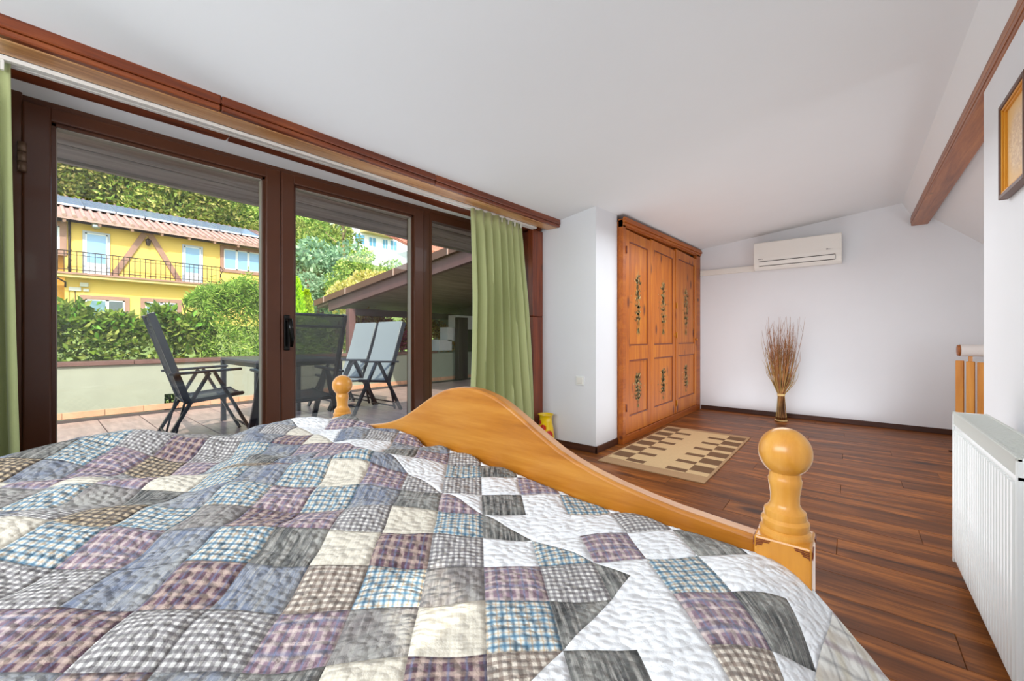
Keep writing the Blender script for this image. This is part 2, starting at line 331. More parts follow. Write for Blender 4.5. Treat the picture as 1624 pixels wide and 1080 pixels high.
class MB:
    def __init__(s): s.bm = bmesh.new()
    def _take(s, b2):
        me = bpy.data.meshes.new('tmp'); b2.to_mesh(me); b2.free(); s.bm.from_mesh(me); bpy.data.meshes.remove(me)
    def box(s, x0, x1, y0, y1, z0, z1, bev=0.0, seg=1, mi=0):
        b = bmesh.new() if bev else s.bm
        vs = [b.verts.new((x, y, z)) for x in (x0, x1) for y in (y0, y1) for z in (z0, z1)]
        F = [(0, 1, 3, 2), (4, 6, 7, 5), (0, 4, 5, 1), (2, 3, 7, 6), (0, 2, 6, 4), (1, 5, 7, 3)]
        for f in F:
            q = b.faces.new([vs[i] for i in f]); q.material_index = mi
        if bev:
            bmesh.ops.bevel(b, geom=list(b.edges), offset=bev, segments=seg, affect='EDGES', profile=0.5)
            s._take(b)
        return s
    def hexa(s, pts, mi=0):
        """8 points ordered bottom ring 0-3, top ring 4-7"""
        vs = [s.bm.verts.new(p) for p in pts]
        for f in ((0, 3, 2, 1), (4, 5, 6, 7), (0, 1, 5, 4), (1, 2, 6, 5), (2, 3, 7, 6), (3, 0, 4, 7)):
            q = s.bm.faces.new([vs[i] for i in f]); q.material_index = mi
        return s
    def bar(s, a, b, w, h, up=(0, 0, 1), bev=0.0):
        a, b = Vector(a), Vector(b); d = (b - a).normalized(); u = Vector(up)
        r = d.cross(u)
        if r.length < 1e-4: r = d.cross(Vector((1, 0, 0)))
        r.normalize(); u = r.cross(d).normalized()
        P = []
        for e in (a, b):
            for sx, sy in ((-1, -1), (1, -1), (1, 1), (-1, 1)): P.append(e + r * (sx * w / 2) + u * (sy * h / 2))
        if bev:
            t = MB(); t.hexa(P); bmesh.ops.recalc_face_normals(t.bm, faces=t.bm.faces)
            bmesh.ops.bevel(t.bm, geom=list(t.bm.edges), offset=bev, segments=2, affect='EDGES', profile=0.5); s._take(t.bm)
        else: s.hexa(P)
        return s
    def tube(s, pts, r, n=8, cap=True):
        pts = [Vector(p) for p in pts]; rr = r if isinstance(r, (list, tuple)) else [r] * len(pts)
        rings = []
        for i, p in enumerate(pts):
            d = (pts[min(i + 1, len(pts) - 1)] - pts[max(i - 1, 0)]).normalized()
            a = d.cross(Vector((0, 0, 1)))
            if a.length < 1e-3: a = Vector((1, 0, 0))
            a.normalize(); b = d.cross(a)
            rings.append([s.bm.verts.new(p + (a * math.cos(2 * PI * k / n) + b * math.sin(2 * PI * k / n)) * rr[i]) for k in range(n)])
        for A, B in zip(rings, rings[1:]):
            for k in range(n):
                f = s.bm.faces.new((A[k], A[(k + 1) % n], B[(k + 1) % n], B[k])); f.smooth = True
        if cap:
            s.bm.faces.new(rings[0][::-1]); s.bm.faces.new(rings[-1])
        return s
    def lathe(s, prof, cx=0, cy=0, n=32, smooth=True):
        rings = []
        for r, z in prof:
            rings.append([s.bm.verts.new((cx + r * math.cos(2 * PI * k / n), cy + r * math.sin(2 * PI * k / n), z)) for k in range(n)] if r > 1e-5 else [s.bm.verts.new((cx, cy, z))])
        for A, B in zip(rings, rings[1:]):
            for k in range(n):
                k2 = (k + 1) % n
                if len(A) == 1 and len(B) == 1: continue
                if len(A) == 1: f = s.bm.faces.new((A[0], B[k2], B[k]))
                elif len(B) == 1: f = s.bm.faces.new((A[k], A[k2], B[0]))
                else: f = s.bm.faces.new((A[k], A[k2], B[k2], B[k]))
                f.smooth = smooth
        if len(rings[0]) > 1: s.bm.faces.new(rings[0][::-1])
        if len(rings[-1]) > 1: s.bm.faces.new(rings[-1])
        return s
    def prism(s, poly, axis, a, b, bev=0.0, seg=2):
        """poly of 2D points extruded along axis from a to b"""
        def P(u, v, w): return {'X': (w, u, v), 'Y': (u, w, v), 'Z': (u, v, w)}[axis]
        bm = bmesh.new()
        A = [bm.verts.new(P(u, v, a)) for u, v in poly]; B = [bm.verts.new(P(u, v, b)) for u, v in poly]
        n = len(poly)
        bm.faces.new(A); bm.faces.new(B[::-1])
        for k in range(n): bm.faces.new((A[k], B[k], B[(k + 1) % n], A[(k + 1) % n]))
        bmesh.ops.recalc_face_normals(bm, faces=bm.faces)
        if bev:
            ed = [e for e in bm.edges if not (e.verts[0] in A and e.verts[1] in B or e.verts[0] in B and e.verts[1] in A)]
            bmesh.ops.bevel(bm, geom=ed, offset=bev, segments=seg, affect='EDGES', profile=0.5)
        s._take(bm); return s
    def quad(s, a, b, c, d, mi=0):
        f = s.bm.faces.new([s.bm.verts.new(p) for p in (a, b, c, d)]); f.material_index = mi; return s
    def warp(s, k):
        for v in s.bm.verts: v.co.z *= 1 + k * v.co.y
        return s
    def build(s, name, mat, parent=None, local=False, smooth=None, recalc=True, base=True):
        if recalc: bmesh.ops.recalc_face_normals(s.bm, faces=s.bm.faces)
        me = bpy.data.meshes.new(name)
        off = Vector((0, 0, 0))
        if parent is not None:
            if not local: off = world_of(parent)
        elif base and not local:
            xs = [v.co for v in s.bm.verts]
            off = Vector(((min(p.x for p in xs) + max(p.x for p in xs)) / 2, (min(p.y for p in xs) + max(p.y for p in xs)) / 2, min(p.z for p in xs)))
        for v in s.bm.verts: v.co -= off
        if smooth is not None:
            for f in s.bm.faces: f.smooth = smooth
        s.bm.to_mesh(me); s.bm.free()
        for m in (mat if isinstance(mat, (list, tuple)) else [mat]): me.materials.append(m)
        o = bpy.data.objects.new(name, me); COL.objects.link(o)
        if parent is not None:
            o.parent = parent; ORG[o.name] = world_of(parent)
        else:
            o.location = off; ORG[o.name] = off.copy()
        return o

def tag(o, label=None, cat=None, group=None, kind=None):
    for k, v in (('label', label), ('category', cat), ('group', group), ('kind', kind)):
        if v: o[k] = v
    return o
def empty(name, loc, rz=0.0):
    o = bpy.data.objects.new(name, None); COL.objects.link(o); o.empty_display_size = 0.1
    o.location = loc; o.rotation_euler = (0, 0, rz); ORG[o.name] = Vector(loc); return o
def thing(name, loc, label, cat, group=None, rz=0.0, kind=None):
    return tag(empty(name, loc, rz), label, cat, group, kind)
def raw(name, verts, faces, mat, parent=None, loc=None, smooth=False, mats=None, uvs=None):
    me = bpy.data.meshes.new(name); me.from_pydata(verts, [], faces); me.update()
    for m in (mats or [mat]): me.materials.append(m)
    o = bpy.data.objects.new(name, me); COL.objects.link(o)
    if parent is not None: o.parent = parent; ORG[o.name] = world_of(parent)
    else: ORG[o.name] = Vector(loc or (0, 0, 0))
    if loc is not None: o.location = loc
    if smooth: me.polygons.foreach_set('use_smooth', [True] * len(me.polygons))
    return o
def copy_tree(o, parent=None):
    c = o.copy(); COL.objects.link(c)
    if parent is not None: c.parent = parent
    for ch in list(o.children): copy_tree(ch, c)
    return c
def link_copy(o, parent, loc=None, rot=None, scale=None):
    c = o.copy(); COL.objects.link(c); c.parent = parent
    if loc is not None: c.location = loc
    if rot is not None: c.rotation_euler = rot
    if scale is not None: c.scale = scale
    return c
ST = 'structure'
def lerp_tab(x, tab):
    for (a, va), (b, vb) in zip(tab, tab[1:]):
        if x <= b: return va + (vb - va) * max(0, (x - a)) / (b - a)
    return tab[-1][1]

# ================================================================== ROOM SHELL
FY = 6.10            # far wall
ZL = [(-1.6, 1.995), (0, 2.022), (0.91, 2.034), (3.145, 2.088), (6.3, 2.212)]
RIDX, RIDZ = 0.43, 2.47
def ceil_z(x, y):
    zl = lerp_tab(y, ZL); return zl + (x + 2.06) * (RIDZ - zl) / (RIDX + 2.06)

fl = tag(MB().box(-2.62, 2.3, -1.5, FY + .1, -0.13, -0.012).build('floor', MT['subfloor']), kind=ST)
PW, PL = 0.192, 1.25
r = 0
y = -1.45
plank_src = None
while y < FY - 0.02:
    x = -2.55 - (0.0, 0.52, 0.93, 0.27, 0.71)[r % 5]
    y1 = min(y + PW, FY)
    while x < 2.2:
        xa, xb = max(x, -2.58), min(x + PL, 2.2)
        if xb - xa > 0.06:
            full = abs(xb - xa - PL) < 1e-4 and abs(y1 - y - PW) < 1e-4
            if full and plank_src is not None:
                p = link_copy(plank_src, fl, Vector(((xa + xb) / 2, (y + y1) / 2, 0)) - world_of(fl))
            else:
                mb = MB().box(-(xb - xa) / 2 + .0006, (xb - xa) / 2 - .0006, -(y1 - y) / 2 + .0006, (y1 - y) / 2 - .0006, -0.012, 0.0, bev=0.0014)
                p = mb.build('plank', MT['plank'], fl, local=True)
                p.location = Vector(((xa + xb) / 2, (y + y1) / 2, 0)) - world_of(fl)
                if full: plank_src = p
        x += PL
    y += PW; r += 1

# ceiling, left pitch (warped old plaster), with a ridge step and the right pitch
vs, fs = [], []
nx, ny = 12, 24
for lay in (0, 1):
    for j in range(ny + 1):
        for i in range(nx + 1):
            X = -2.62 + (RIDX + 2.62) * i / nx; Y = -1.5 + (FY + .1 + 1.5) * j / ny
            vs.append((X, Y, ceil_z(X, Y) + (0.16 if lay else 0)))
N = (nx + 1) * (ny + 1)
for j in range(ny):
    for i in range(nx):
        a = j * (nx + 1) + i
        fs.append((a, a + nx + 1, a + nx + 2, a + 1)); fs.append((N + a, N + a + 1, N + a + nx + 2, N + a + nx + 1))
for i in range(nx):
    fs.append((i, i + 1, N + i + 1, N + i)); k = ny * (nx + 1) + i; fs.append((k, N + k, N + k + 1, k + 1))
for j in range(ny):
    a = j * (nx + 1); fs.append((a, N + a, N + a + nx + 1, a + nx + 1)); a += nx; fs.append((a, a + nx + 1, N + a + nx + 1, N + a))
tag(raw('ceiling', vs, fs, MT['ceiling'], smooth=False), kind=ST)
mb = MB()
mb.hexa([(RIDX, -1.5, 2.47), (.505, -1.5, 2.32), (.505, FY + .1, 2.32), (RIDX, FY + .1, 2.47), (RIDX, -1.5, 2.63), (.66, -1.5, 2.63), (.66, FY + .1, 2.63), (RIDX, FY + .1, 2.63)])
mb.hexa([(.505, -1.5, 2.318), (.66, -1.5, 2.30), (.66, FY + .1, 2.30), (.505, FY + .1, 2.318), (.505, -1.5, 2.629), (.66, -1.5, 2.629), (.66, FY + .1, 2.629), (.505, FY + .1, 2.629)])
tag(mb.build('ceiling', MT['ceiling']), kind=ST)
sl = 0.94
mb = MB().hexa([(.60, 2.9, 2.322), (2.3, 2.9, 2.322 - 1.7 * sl), (2.3, FY + .1, 2.322 - 1.7 * sl), (.60, FY + .1, 2.322),
                (.60, 2.9, 2.6), (2.3, 2.9, 2.6 - 1.7 * sl), (2.3, FY + .1, 2.6 - 1.7 * sl), (.60, FY + .1, 2.6)])
tag(mb.build('ceiling', MT['ceiling']), kind=ST)
# walls
tag(MB().box(-2.62, 2.4, FY, FY + .16, -.13, 2.62).build('wall_far', MT['wall']), kind=ST)
mb = MB()
# right wall with an unseen opening added to throw a sun patch on the quilt
oy0, oy1, oz0, oz1 = -0.13, 0.04, 1.50, 1.75
mb.box(.50, .62, -1.5, oy0, -.02, 2.2); mb.box(.50, .62, oy1, 3.0, -.02, 2.2)
mb.box(.50, .62, oy0, oy1, -.02, oz0); mb.box(.50, .62, oy0, oy1, oz1, 2.2)
mb.box(.632, .66, -1.5, 3.0, 2.19, 2.4)
tag(mb.build('wall_right', MT['wall']), kind=ST)
w2 = tag(empty('sun_patch_window', (.56, (oy0 + oy1) / 2, oz0)), kind=ST)
mb = MB()
mb.box(.54, .58, oy0, oy0 + .012, oz0, oz1); mb.box(.54, .58, oy1 - .012, oy1, oz0, oz1)
mb.box(.54, .58, oy0 + .012, oy1 - .012, oz0, oz0 + .012); mb.box(.54, .58, oy0 + .012, oy1 - .012, oz1 - .012, oz1)
mb.build('frame', MT['white'], w2)
MB().box(.557, .561, oy0 + .012, oy1 - .012, oz0 + .012, oz1 - .012).build('glass_pane', MT['glass'], w2)
mb = MB(); mb.box(.62, 2.4, 2.88, 3.0, -.02, 2.3); tag(mb.build('wall_front', MT['wall']), kind=ST)
tag(MB().box(2.2, 2.34, 3.0, FY, -.02, 1.2).build('wall_east', MT['wall']), kind=ST)
tag(MB().box(-2.62, .66, -1.62, -1.5, -.02, 2.63).build('wall_back', MT['wall']), kind=ST)
mb = MB().box(-2.62, -2.44, -1.5, -.16, -.02, 2.2)
tag(mb.build('wall_left', MT['wall']), kind=ST)
# pier between terrace door and wardrobe, wall behind the wardrobe
mb = MB().box(-2.62, -1.69, 3.145, 3.558, -.012, 2.22)
mb.box(-2.62, -2.4, 3.55, FY, -.012, 2.3)
tag(mb.build('wall_left', MT['wall']), kind=ST)
mb = MB().box(-2.62, -2.53, -.17, 3.145, 1.99, 2.24)
tag(mb.build('wall_lintel', MT['wall']), kind=ST)
# baseboards
tag(MB().box(-1.62, 2.2, FY - .014, FY, 0, .058, bev=.003).build('baseboard_far', MT['skirt']), kind=ST)
tag(MB().box(-2.24, -1.676, 3.131, 3.145, 0, .06, bev=.003).build('baseboard_left', MT['skirt']), kind=ST)
tag(MB().box(-1.69, -1.676, 3.131, 3.55, 0, .06, bev=.003).build('baseboard_left', MT['skirt_y']), kind=ST)
tag(MB().box(.486, .50, -1.45, 3.0, 0, .058, bev=.003).build('baseboard_right', MT['skirt_y']), kind=ST)

# header beam over the terrace door -----------------------------------------------------------
K = 0.0095
t1 = tag(empty('trim_1', (-2.1, 1.5, 1.96)), kind=ST)
def beam_seg(y0, y1):
    mb = MB(); mb.box(-2.078, -2.05, y0, y1, 1.985, 2.03, bev=.004); mb.box(-2.086, -2.056, y0, y1, 1.962, 1.984, bev=.004); return mb.warp(K)
beam_seg(-1.48, .52).build('fascia_board', MT['beam'], t1)
beam_seg(.524, 1.68).build('fascia_board', MT['beam'], t1)
beam_seg(1.684, 3.14).build('fascia_board', MT['beam'], t1)
MB().box(-2.20, -2.088, -1.48, 3.14, 1.962, 1.99, bev=.004).warp(K).build('soffit_board', MT['beam_lit'], t1)
MB().box(-2.425, -2.262, -1.48, .62, 1.964, 1.99, bev=.003).warp(K).build('inner_board', MT['beam'], t1)
MB().box(-2.425, -2.262, .624, 3.14, 1.964, 1.99, bev=.003).warp(K).build('inner_board', MT['beam'], t1)
MB().box(-2.535, -2.428, -1.48, 3.14, 1.962, 1.99).warp(K).build('plaster_strip', MT['white'], t1)
MB().box(-2.53, -2.052, -1.48, 3.14, 1.991, 2.005).warp(K).build('backing_board', MT['beam'], t1)
cr = thing('curtain_track', (-2.23, 1.4, 1.95), 'long white double curtain track under the wooden header over the terrace door', 'curtain rail')
MB().box(-2.258, -2.24, -1.2, 2.98, 1.948, 1.963).warp(K).build('rail', MT['rail_white'], cr)
MB().box(-2.228, -2.204, -1.2, 2.98, 1.948, 1.963).warp(K).build('rail', MT['rail_white'], cr)
MB().box(-2.24, -2.228, -1.2, 2.98, 1.956, 1.963).warp(K).build('web', MT['rail_white'], cr)
# post and jamb at the far end of the door
t3 = tag(empty('trim_3', (-2.3, 3.07, 0)), kind=ST)
MB().box(-2.315, -2.25, 2.985, 3.143, 0.0, 1.2, bev=.005).build('post_board', MT['beam_z'], t3)
MB().box(-2.315, -2.25, 2.985, 3.143, 1.203, 2.012, bev=.005).build('post_board', MT['beam_z'], t3)
MB().box(-2.45, -2.317, 3.03, 3.143, 0.0, .93, bev=.004).build('jamb_board', MT['beam_z'], t3)
MB().box(-2.45, -2.317, 3.03, 3.143, .933, 2.012, bev=.004).build('jamb_board', MT['beam_z'], t3)
# ridge beam
t2 = tag(empty('trim_2', (.56, 3, 2.2)), kind=ST)
MB().box(.498, .63, -1.49, 6.085, 2.203, 2.318, bev=.006).build('ridge_beam', MT['ridge'], t2)
for z in (2.232, 2.262):
    MB().box(.4945, .4985, -1.49, 6.08, z, z + .026, bev=.0015).build('moulding_strip', MT['ridge'], t2)

# terrace door -------------------------------------------------------------------------------
DW = -2.5
d1 = tag(empty('door_1', (DW, 1.4, 0)), kind=ST)
mb = MB()
mb.box(-2.56, -2.455, -.165, -.0215, .0, 1.965, bev=.003); mb.box(-2.56, -2.47, 2.99, 3.14, .0, 1.965, bev=.004)
mb.box(-2.56, -2.47, -.165, 3.14, 1.925, 1.966, bev=.003); mb.box(-2.56, -2.47, -.165, 3.14, -.012, .045, bev=.003)
mb.box(-2.56, -2.47, 1.895, 1.965, .04, 1.93, bev=.003)
mb.warp(K).build('outer_frame', MT['doorframe'], d1)
def sash(y0, y1, st0, st1, nm='sash'):
    mb = MB(); x0, x1 = -2.545, -2.45
    mb.box(x0, x1, y0, y0 + st0, .05, 1.922, bev=.006, seg=2); mb.box(x0, x1, y1 - st1, y1, .05, 1.922, bev=.006, seg=2)
    mb.box(x0, x1, y0 + st0 - .004, y1 - st1 + .004, 1.868, 1.922, bev=.005, seg=2); mb.box(x0, x1, y0 + st0 - .004, y1 - st1 + .004, .05, .13, bev=.005, seg=2)
    # inner bead
    a, b = y0 + st0, y1 - st1
    for q in ((a - .002, a + .012, .128, 1.868), (b - .012, b + .002, .128, 1.868), (a, b, 1.856, 1.87), (a, b, .128, .142)):
        mb.box(-2.525, -2.468, *q)
    o = mb.warp(K).build(nm, MT['doorframe'], d1)
    mb = MB()
    for q in ((a + .012, a + .016, .142, 1.856), (b - .016, b - .012, .142, 1.856), (a + .012, b - .012, 1.851, 1.856), (a + .012, b - .012, .142, .147)):
        mb.box(-2.51, -2.475, *q)
    mb.warp(K).build('gasket', MT['gasket'], o)
    MB().box(-2.503, -2.497, a + .013, b - .013, .143, 1.855).warp(K).build('glass_pane', MT['glass'], o)
    return o
s1 = sash(-.022, .902, .075, .075)
s2 = sash(.905, 1.893, .07, .085)
mb = MB()
for z in (1.64, 1.678, 1.716): mb.tube([(-2.440, -.022, z), (-2.440, -.022, z + .036)], .0125, 10)
tag(mb.build('hinge', MT['hinge'], s1), kind='stuff')
hd = MB().box(-2.45, -2.436, .915, .945, .93, 1.13, bev=.004, seg=2)
hd.tube([(-2.436, .93, 1.10), (-2.405, .93, 1.10)], .011, 10)
hd.tube([(-2.40, .93, 1.108), (-2.396, .936, 1.05), (-2.396, .94, 1.0), (-2.402, .94, .95)], [.012, .0125, .012, .008], 10)
hd.build('handle', MT['blackmetal'], s2)
mb = MB()
for q in ((1.965, 2.99, 1.87, 1.925), (1.965, 2.99, .045, .12), (1.965, 1.985, .12, 1.87), (2.965, 2.99, .12, 1.87)): mb.box(-2.53, -2.47, *q)
fx = mb.warp(K).build('fixed_light_frame', MT['doorframe'], d1)
MB().box(-2.503, -2.497, 1.985, 2.965, .12, 1.87).warp(K).build('glass_pane', MT['glass'], fx)

# ================================================================== BED
BX0, BX1, BYF = -1.78, -.095, .915
BC = (BX0 + BX1) / 2
bed = thing('bed', (BC, 0, 0), 'golden pine bed with camel-back footboard and ball-topped posts', 'bed')
half = [(0.0, .842), (.06, .838), (.13, .82), (.2, .786), (.29, .734), (.37, .694), (.48, .66), (.63, .634), (.72, .626), (.80, .619)]
top = [(BC - a, z) for a, z in half[::-1]] + [(BC + a, z) for a, z in half[1:]]
def smooth_poly(pts, it=2):
    for _ in range(it):
        q = [pts[0]]
        for a, b in zip(pts, pts[1:]):
            q.append((a[0] * .75 + b[0] * .25, a[1] * .75 + b[1] * .25)); q.append((a[0] * .25 + b[0] * .75, a[1] * .25 + b[1] * .75))
        q.append(pts[-1]); pts = q
    return pts
top = smooth_poly(top, 1)
poly = top + [(BC + .80, .22), (BC - .80, .22)]
MB().prism(poly, 'Y', .893, .933, bev=.008, seg=3).build('footboard', MT['bedwood'], bed)
FIN = [(.0, .625), (.041, .625), (.0425, .632), (.041, .640), (.036, .644), (.0385, .650), (.0385, .658), (.034, .664), (.0345, .668), (.0335, .676), (.027, .682), (.0235, .690), (.0235, .705), (.026, .722), (.0275, .734), (.026, .737)]
ball = [(.0435 * math.sin(a), .785 - .0455 * math.cos(a)) for a in [0.62 + (PI - .62) * k / 16 for k in range(17)]]
FIN += ball
def bedpost(x, y, fz=0.0):
    h = .632 + fz; w = .044
    mb = MB(); mb.box(x - w, x + w, y - w, y + w, 0, h, bev=.004, seg=2)
    p = mb.build('post', MT['bedwood_z'], bed)
    # carved notches near the shoulder corners
    fo = MB().lathe([(r_, z + fz) for r_, z in FIN], x, y, 40).build('finial', MT['bedwood_z'], p); fo.data.set_sharp_from_angle(angle=math.radians(34))
    mb = MB()
    for sx in (-1, 1):
        for sy in (-1, 1):
            for k in range(5):
                z = h - .006 - k * .0032; q = .026 - k * .0055 + .004 * (k % 2)
                mb.bar((x + sx * (w - q), y + sy * (w + .0006), z + .001), (x + sx * (w - .003), y + sy * (w + .0006), z - .0006), .0022, .0016)
                mb.bar((x + sx * (w + .0006), y + sy * (w - q), z + .001), (x + sx * (w + .0006), y + sy * (w - .003), z - .0006), .0022, .0016)
    tag(mb.build('carved_notch', MT['wardrobe_dk'], p), kind='stuff')
bedpost(BX0, BYF); bedpost(BX1, BYF)
bedpost(BX0, -1.35, .25); bedpost(BX1, -1.35, .25)
hb = [(x, z + .25) for x, z in top] + [(BC + .80, .25), (BC - .80, .25)]
MB().prism(hb, 'Y', -1.37, -1.33, bev=.008).build('headboard', MT['bedwood'], bed)
for x in (BX0, BX1):
    MB().box(x - .014, x + .014, -1.31, .873, .24, .40, bev=.004).build('side_rail', MT['bedwood'], bed)
mt = MB().box(-1.74, -.135, -1.30, .84, .32, .545, bev=.04, seg=3)
tag(mt.build('mattress', MT['mattress'], smooth=True), 'pale mattress lying in the pine bed under the patchwork quilt', 'mattress')
mb = MB()
for k in range(11): mb.box(-1.768, -.108, -1.2 + k * .195, -1.12 + k * .195, .30, .318)
mb.build('slat_base', MT['bedwood'], bed)

# quilt ----------------------------------------------------------------------------------------
A = 0.069; QX, QY = -.627, .852
def fbm(x, y, seed=0):
    s_ = 0
    for k, (f, a) in enumerate(((1.7, 1), (3.6, .55), (7.1, .28))):
        s_ += a * math.sin(f * (x * 1.3 + y * .7) * 2.1 + seed + k * 1.7) * math.cos(f * (y * 1.1 - x * .6) * 1.9 + seed * .7 + k * 2.3)
    return s_
def sstep(a, b, x):
    t_ = min(1, max(0, (x - a) / (b - a))); return t_ * t_ * (3 - 2 * t_)
def quilt_h(x, y):
    z = .598 + .05 * sstep(-.35, -1.15, x)
    left = sstep(-.55, -1.1, x)
    z += .018 * left * fbm(x * 1.5, y * 1.5, .6)
    z += .0055 * sstep(-.4, -.8, x) * math.sin((x * .8 - y * .6) * 46 + 2.2 * math.sin((x * .6 + y * .8) * 7)) * (.6 + .4 * math.sin(x * 9 + y * 5))
    z += .006 * fbm(x * 2.2 + 3, y * 2.2, 2.0)
    # folds running from the head-left to the foot on the window side
    d = (x + 1.25) * .80 - (y - .25) * .60
    z += .022 * math.exp(-(d / .05) ** 2) * left * sstep(-.6, 0.1, y) * sstep(.95, .6, y)
    d2 = (x + 1.55) * .82 - (y - .45) * .57
    z += .026 * math.exp(-(d2 / .06) ** 2) * sstep(-.9, -1.2, x) * sstep(-.2, .3, y)
    d3 = (x + 1.02) * .7 - (y - .1) * .71
    z += .014 * math.exp(-(d3 / .04) ** 2) * sstep(-.5, -.8, x) * sstep(-.5, 0, y) * sstep(.6, .3, y)
    z += -.02 * math.exp(-(((x + 1.45) / .13) ** 2 + ((y - .22) / .1) ** 2))
    z += .022 * math.exp(-(((x + 1.72) / .10) ** 2 + ((y - .08) / .16) ** 2))
    z += .020 * math.exp(-(((x + 1.66) / .12) ** 2 + ((y - .66) / .10) ** 2)) - .016 * math.exp(-(((x + 1.72) / .13) ** 2 + ((y - .88) / .10) ** 2))
    return z
SR, SL, SF, RR = -.150, -1.735, .862, .125
def cloth(s, t):
    """cloth coordinates -> world"""
    smax, smin, tmax = .30, -2.10, 1.0
    s = max(min(s, smax), smin); t = max(min(t, tmax), -1.24)
    x, dz = s, 0.0
    def over(d, R):
        a = d / R
        if a < PI / 2: return R * math.sin(a), R * (1 - math.cos(a))
        return R + .02 * (d - R * PI / 2), R + (d - R * PI / 2)
    y = t
    def flare(d, R, th):
        if d / R < th: return R * math.sin(d / R), R * (1 - math.cos(d / R))
        q = d - R * th; q1 = min(q, .17); q2 = max(0, q - .17)
        return R * math.sin(th) + q1 * math.cos(th) + q2 * .25, R * (1 - math.cos(th)) + q1 * math.sin(th) + q2 * .97
    if s > SR: e, dz = flare(s - SR, RR, .86); x = SR + e
    elif s < SL: e, dz = over(SL - s, RR); x = SL - e
    if t > SF:
        e, d2 = over(t - SF, .02); y = SF + min(e, .022); dz = max(dz, d2) if dz else d2
    hx, hy = max(min(x, SR), SL), min(y, SF)
    w = 0.0
    if s > SR + .05: w = .012 * math.sin(t * 17 + math.sin(t * 5)) * min(1, (s - SR - .05) / .15)
    return (x + w, y, quilt_h(hx, hy) - dz)
KNOWN = {(0, 0): 'purple', (2, 0): 'blue', (4, 0): 'check', (6, 0): 'dark', (-2, 0): 'dark', (-4, 0): 'check', (-6, 0): 'slate', (-8, 0): 'purple', (-10, 0): 'slate', (-12, 0): 'purple', (-14, 0): 'dark', (-16, 0): 'check',
         (0, -2): 'dark', (4, -2): 'purple', (6, -2): 'blue', (7, -3): 'purple', (8, -2): 'dark', (8, -4): 'brown', (6, -6): 'dark', (-2, -2): 'check', (-3, -1): 'blue', (-5, -1): 'purple', (-7, -1): 'slate', (-6, -2): 'dark', (-9, -1): 'check', (-10, -2): 'slate', (-13, -1): 'purple',
         (8, -8): 'purple', (6, -10): 'dark', (8, -6): 'white', (8, -10): 'check', (6, -12): 'blue', (8, -14): 'dark', (7, -9): 'blue',
         (3, -3): 'blue', (1, -3): 'dark', (-1, -3): 'purple', (-3, -3): 'check', (5, -3): 'dark', (2, -4): 'white', (0, -4): 'blue', (4, -4): 'check', (3, -5): 'purple', (5, -5): 'dark', (1, -5): 'check', (-1, -5): 'cream',
         (4, -6): 'blue', (2, -6): 'taupe', (0, -6): 'plum', (3, -7): 'cream', (5, -7): 'brown', (1, -7): 'blue', (2, -8): 'taupe', (4, -8): 'plum', (-2, -4): 'dark', (-2, -6): 'check', (-4, -4): 'purple', (-3, -5): 'slate', (-1, -7): 'cream', (-4, -6): 'blue', (0, -8): 'brown', (-5, -5): 'cream'}
POOL = ['check', 'slate', 'purple', 'cream', 'blue', 'slate', 'plum', 'blue', 'dark', 'purple', 'check', 'cream', 'plum', 'taupe', 'slate', 'gold', 'blue', 'purple', 'dark', 'slate', 'purple', 'check']
def cellmat(m, n, sub):
    """m = i+j (x), n = i-j (y); sub = (du, dv) position of the face inside the cell in units of A"""
    fx_, fy_ = m + sub[0], n + sub[1]
    if fx_ > 9.0 or fy_ > 2.2: return 'hem'
    inside = fx_ < 5.0 and fy_ < -3.0
    if inside:
        if (m, n) in KNOWN: return KNOWN[(m, n)]
        return POOL[(m * 7349 + n * 9151 + m * n * 31) % len(POOL)]
    if (m == 5 and n <= -3) or (n == -3 and m <= 5): return 'white'
    return KNOWN.get((m, n), 'white')
QN = list(QM.keys())
SUBD = 10
vidx = {}; V = []; Fq = []; Fm = []; Fc = []; UV = []
def qv(p, q):
    """lattice integer coords at resolution SUBD; world x = QX + A*(p+q), y = QY + A*(p-q) with cell centres at integers"""
    k = (p, q)
    if k not in vidx:
        i, j = p / SUBD - .5, q / SUBD - .5
        vidx[k] = len(V); V.append(cloth(QX + A * (i + j), QY + A * (i - j)))
    return vidx[k]
def add_face(keys, m, n):
    cx = sum(k[0] for k in keys) / len(keys) / SUBD - .5; cy = sum(k[1] for k in keys) / len(keys) / SUBD - .5
    X_, Y_ = cx + cy, cx - cy
    Fc.append((m, n)); Fq.append([qv(*k) for k in keys]); Fm.append(QN.index(cellmat(m, n, (X_ - m, Y_ - n))))
    UV.extend([((k[0] / SUBD) * A * 1.414, (k[1] / SUBD) * A * 1.414) for k in keys])
for i in range(-32, 10):
    for j in range(-22, 32):
        m, n = i + j, i - j
        x, y = QX + A * m, QY + A * n
        if not (-2.25 < x < .40 and -1.45 < y < 1.2): continue
        cutx = (m == 5 or m == 9); cuty = (n == -3 or n == 2)
        for a in range(SUBD):
            for b in range(SUBD):
                p, q = i * SUBD + a, j * SUBD + b
                k00, k10, k11, k01 = (p, q), (p + 1, q), (p + 1, q + 1), (p, q + 1)
                if a + b == SUBD - 1 and cutx: add_face((k00, k10, k01), m, n); add_face((k10, k11, k01), m, n)
                elif a == b and cuty: add_face((k00, k10, k11), m, n); add_face((k00, k11, k01), m, n)
                else: add_face((k00, k10, k11, k01), m, n)
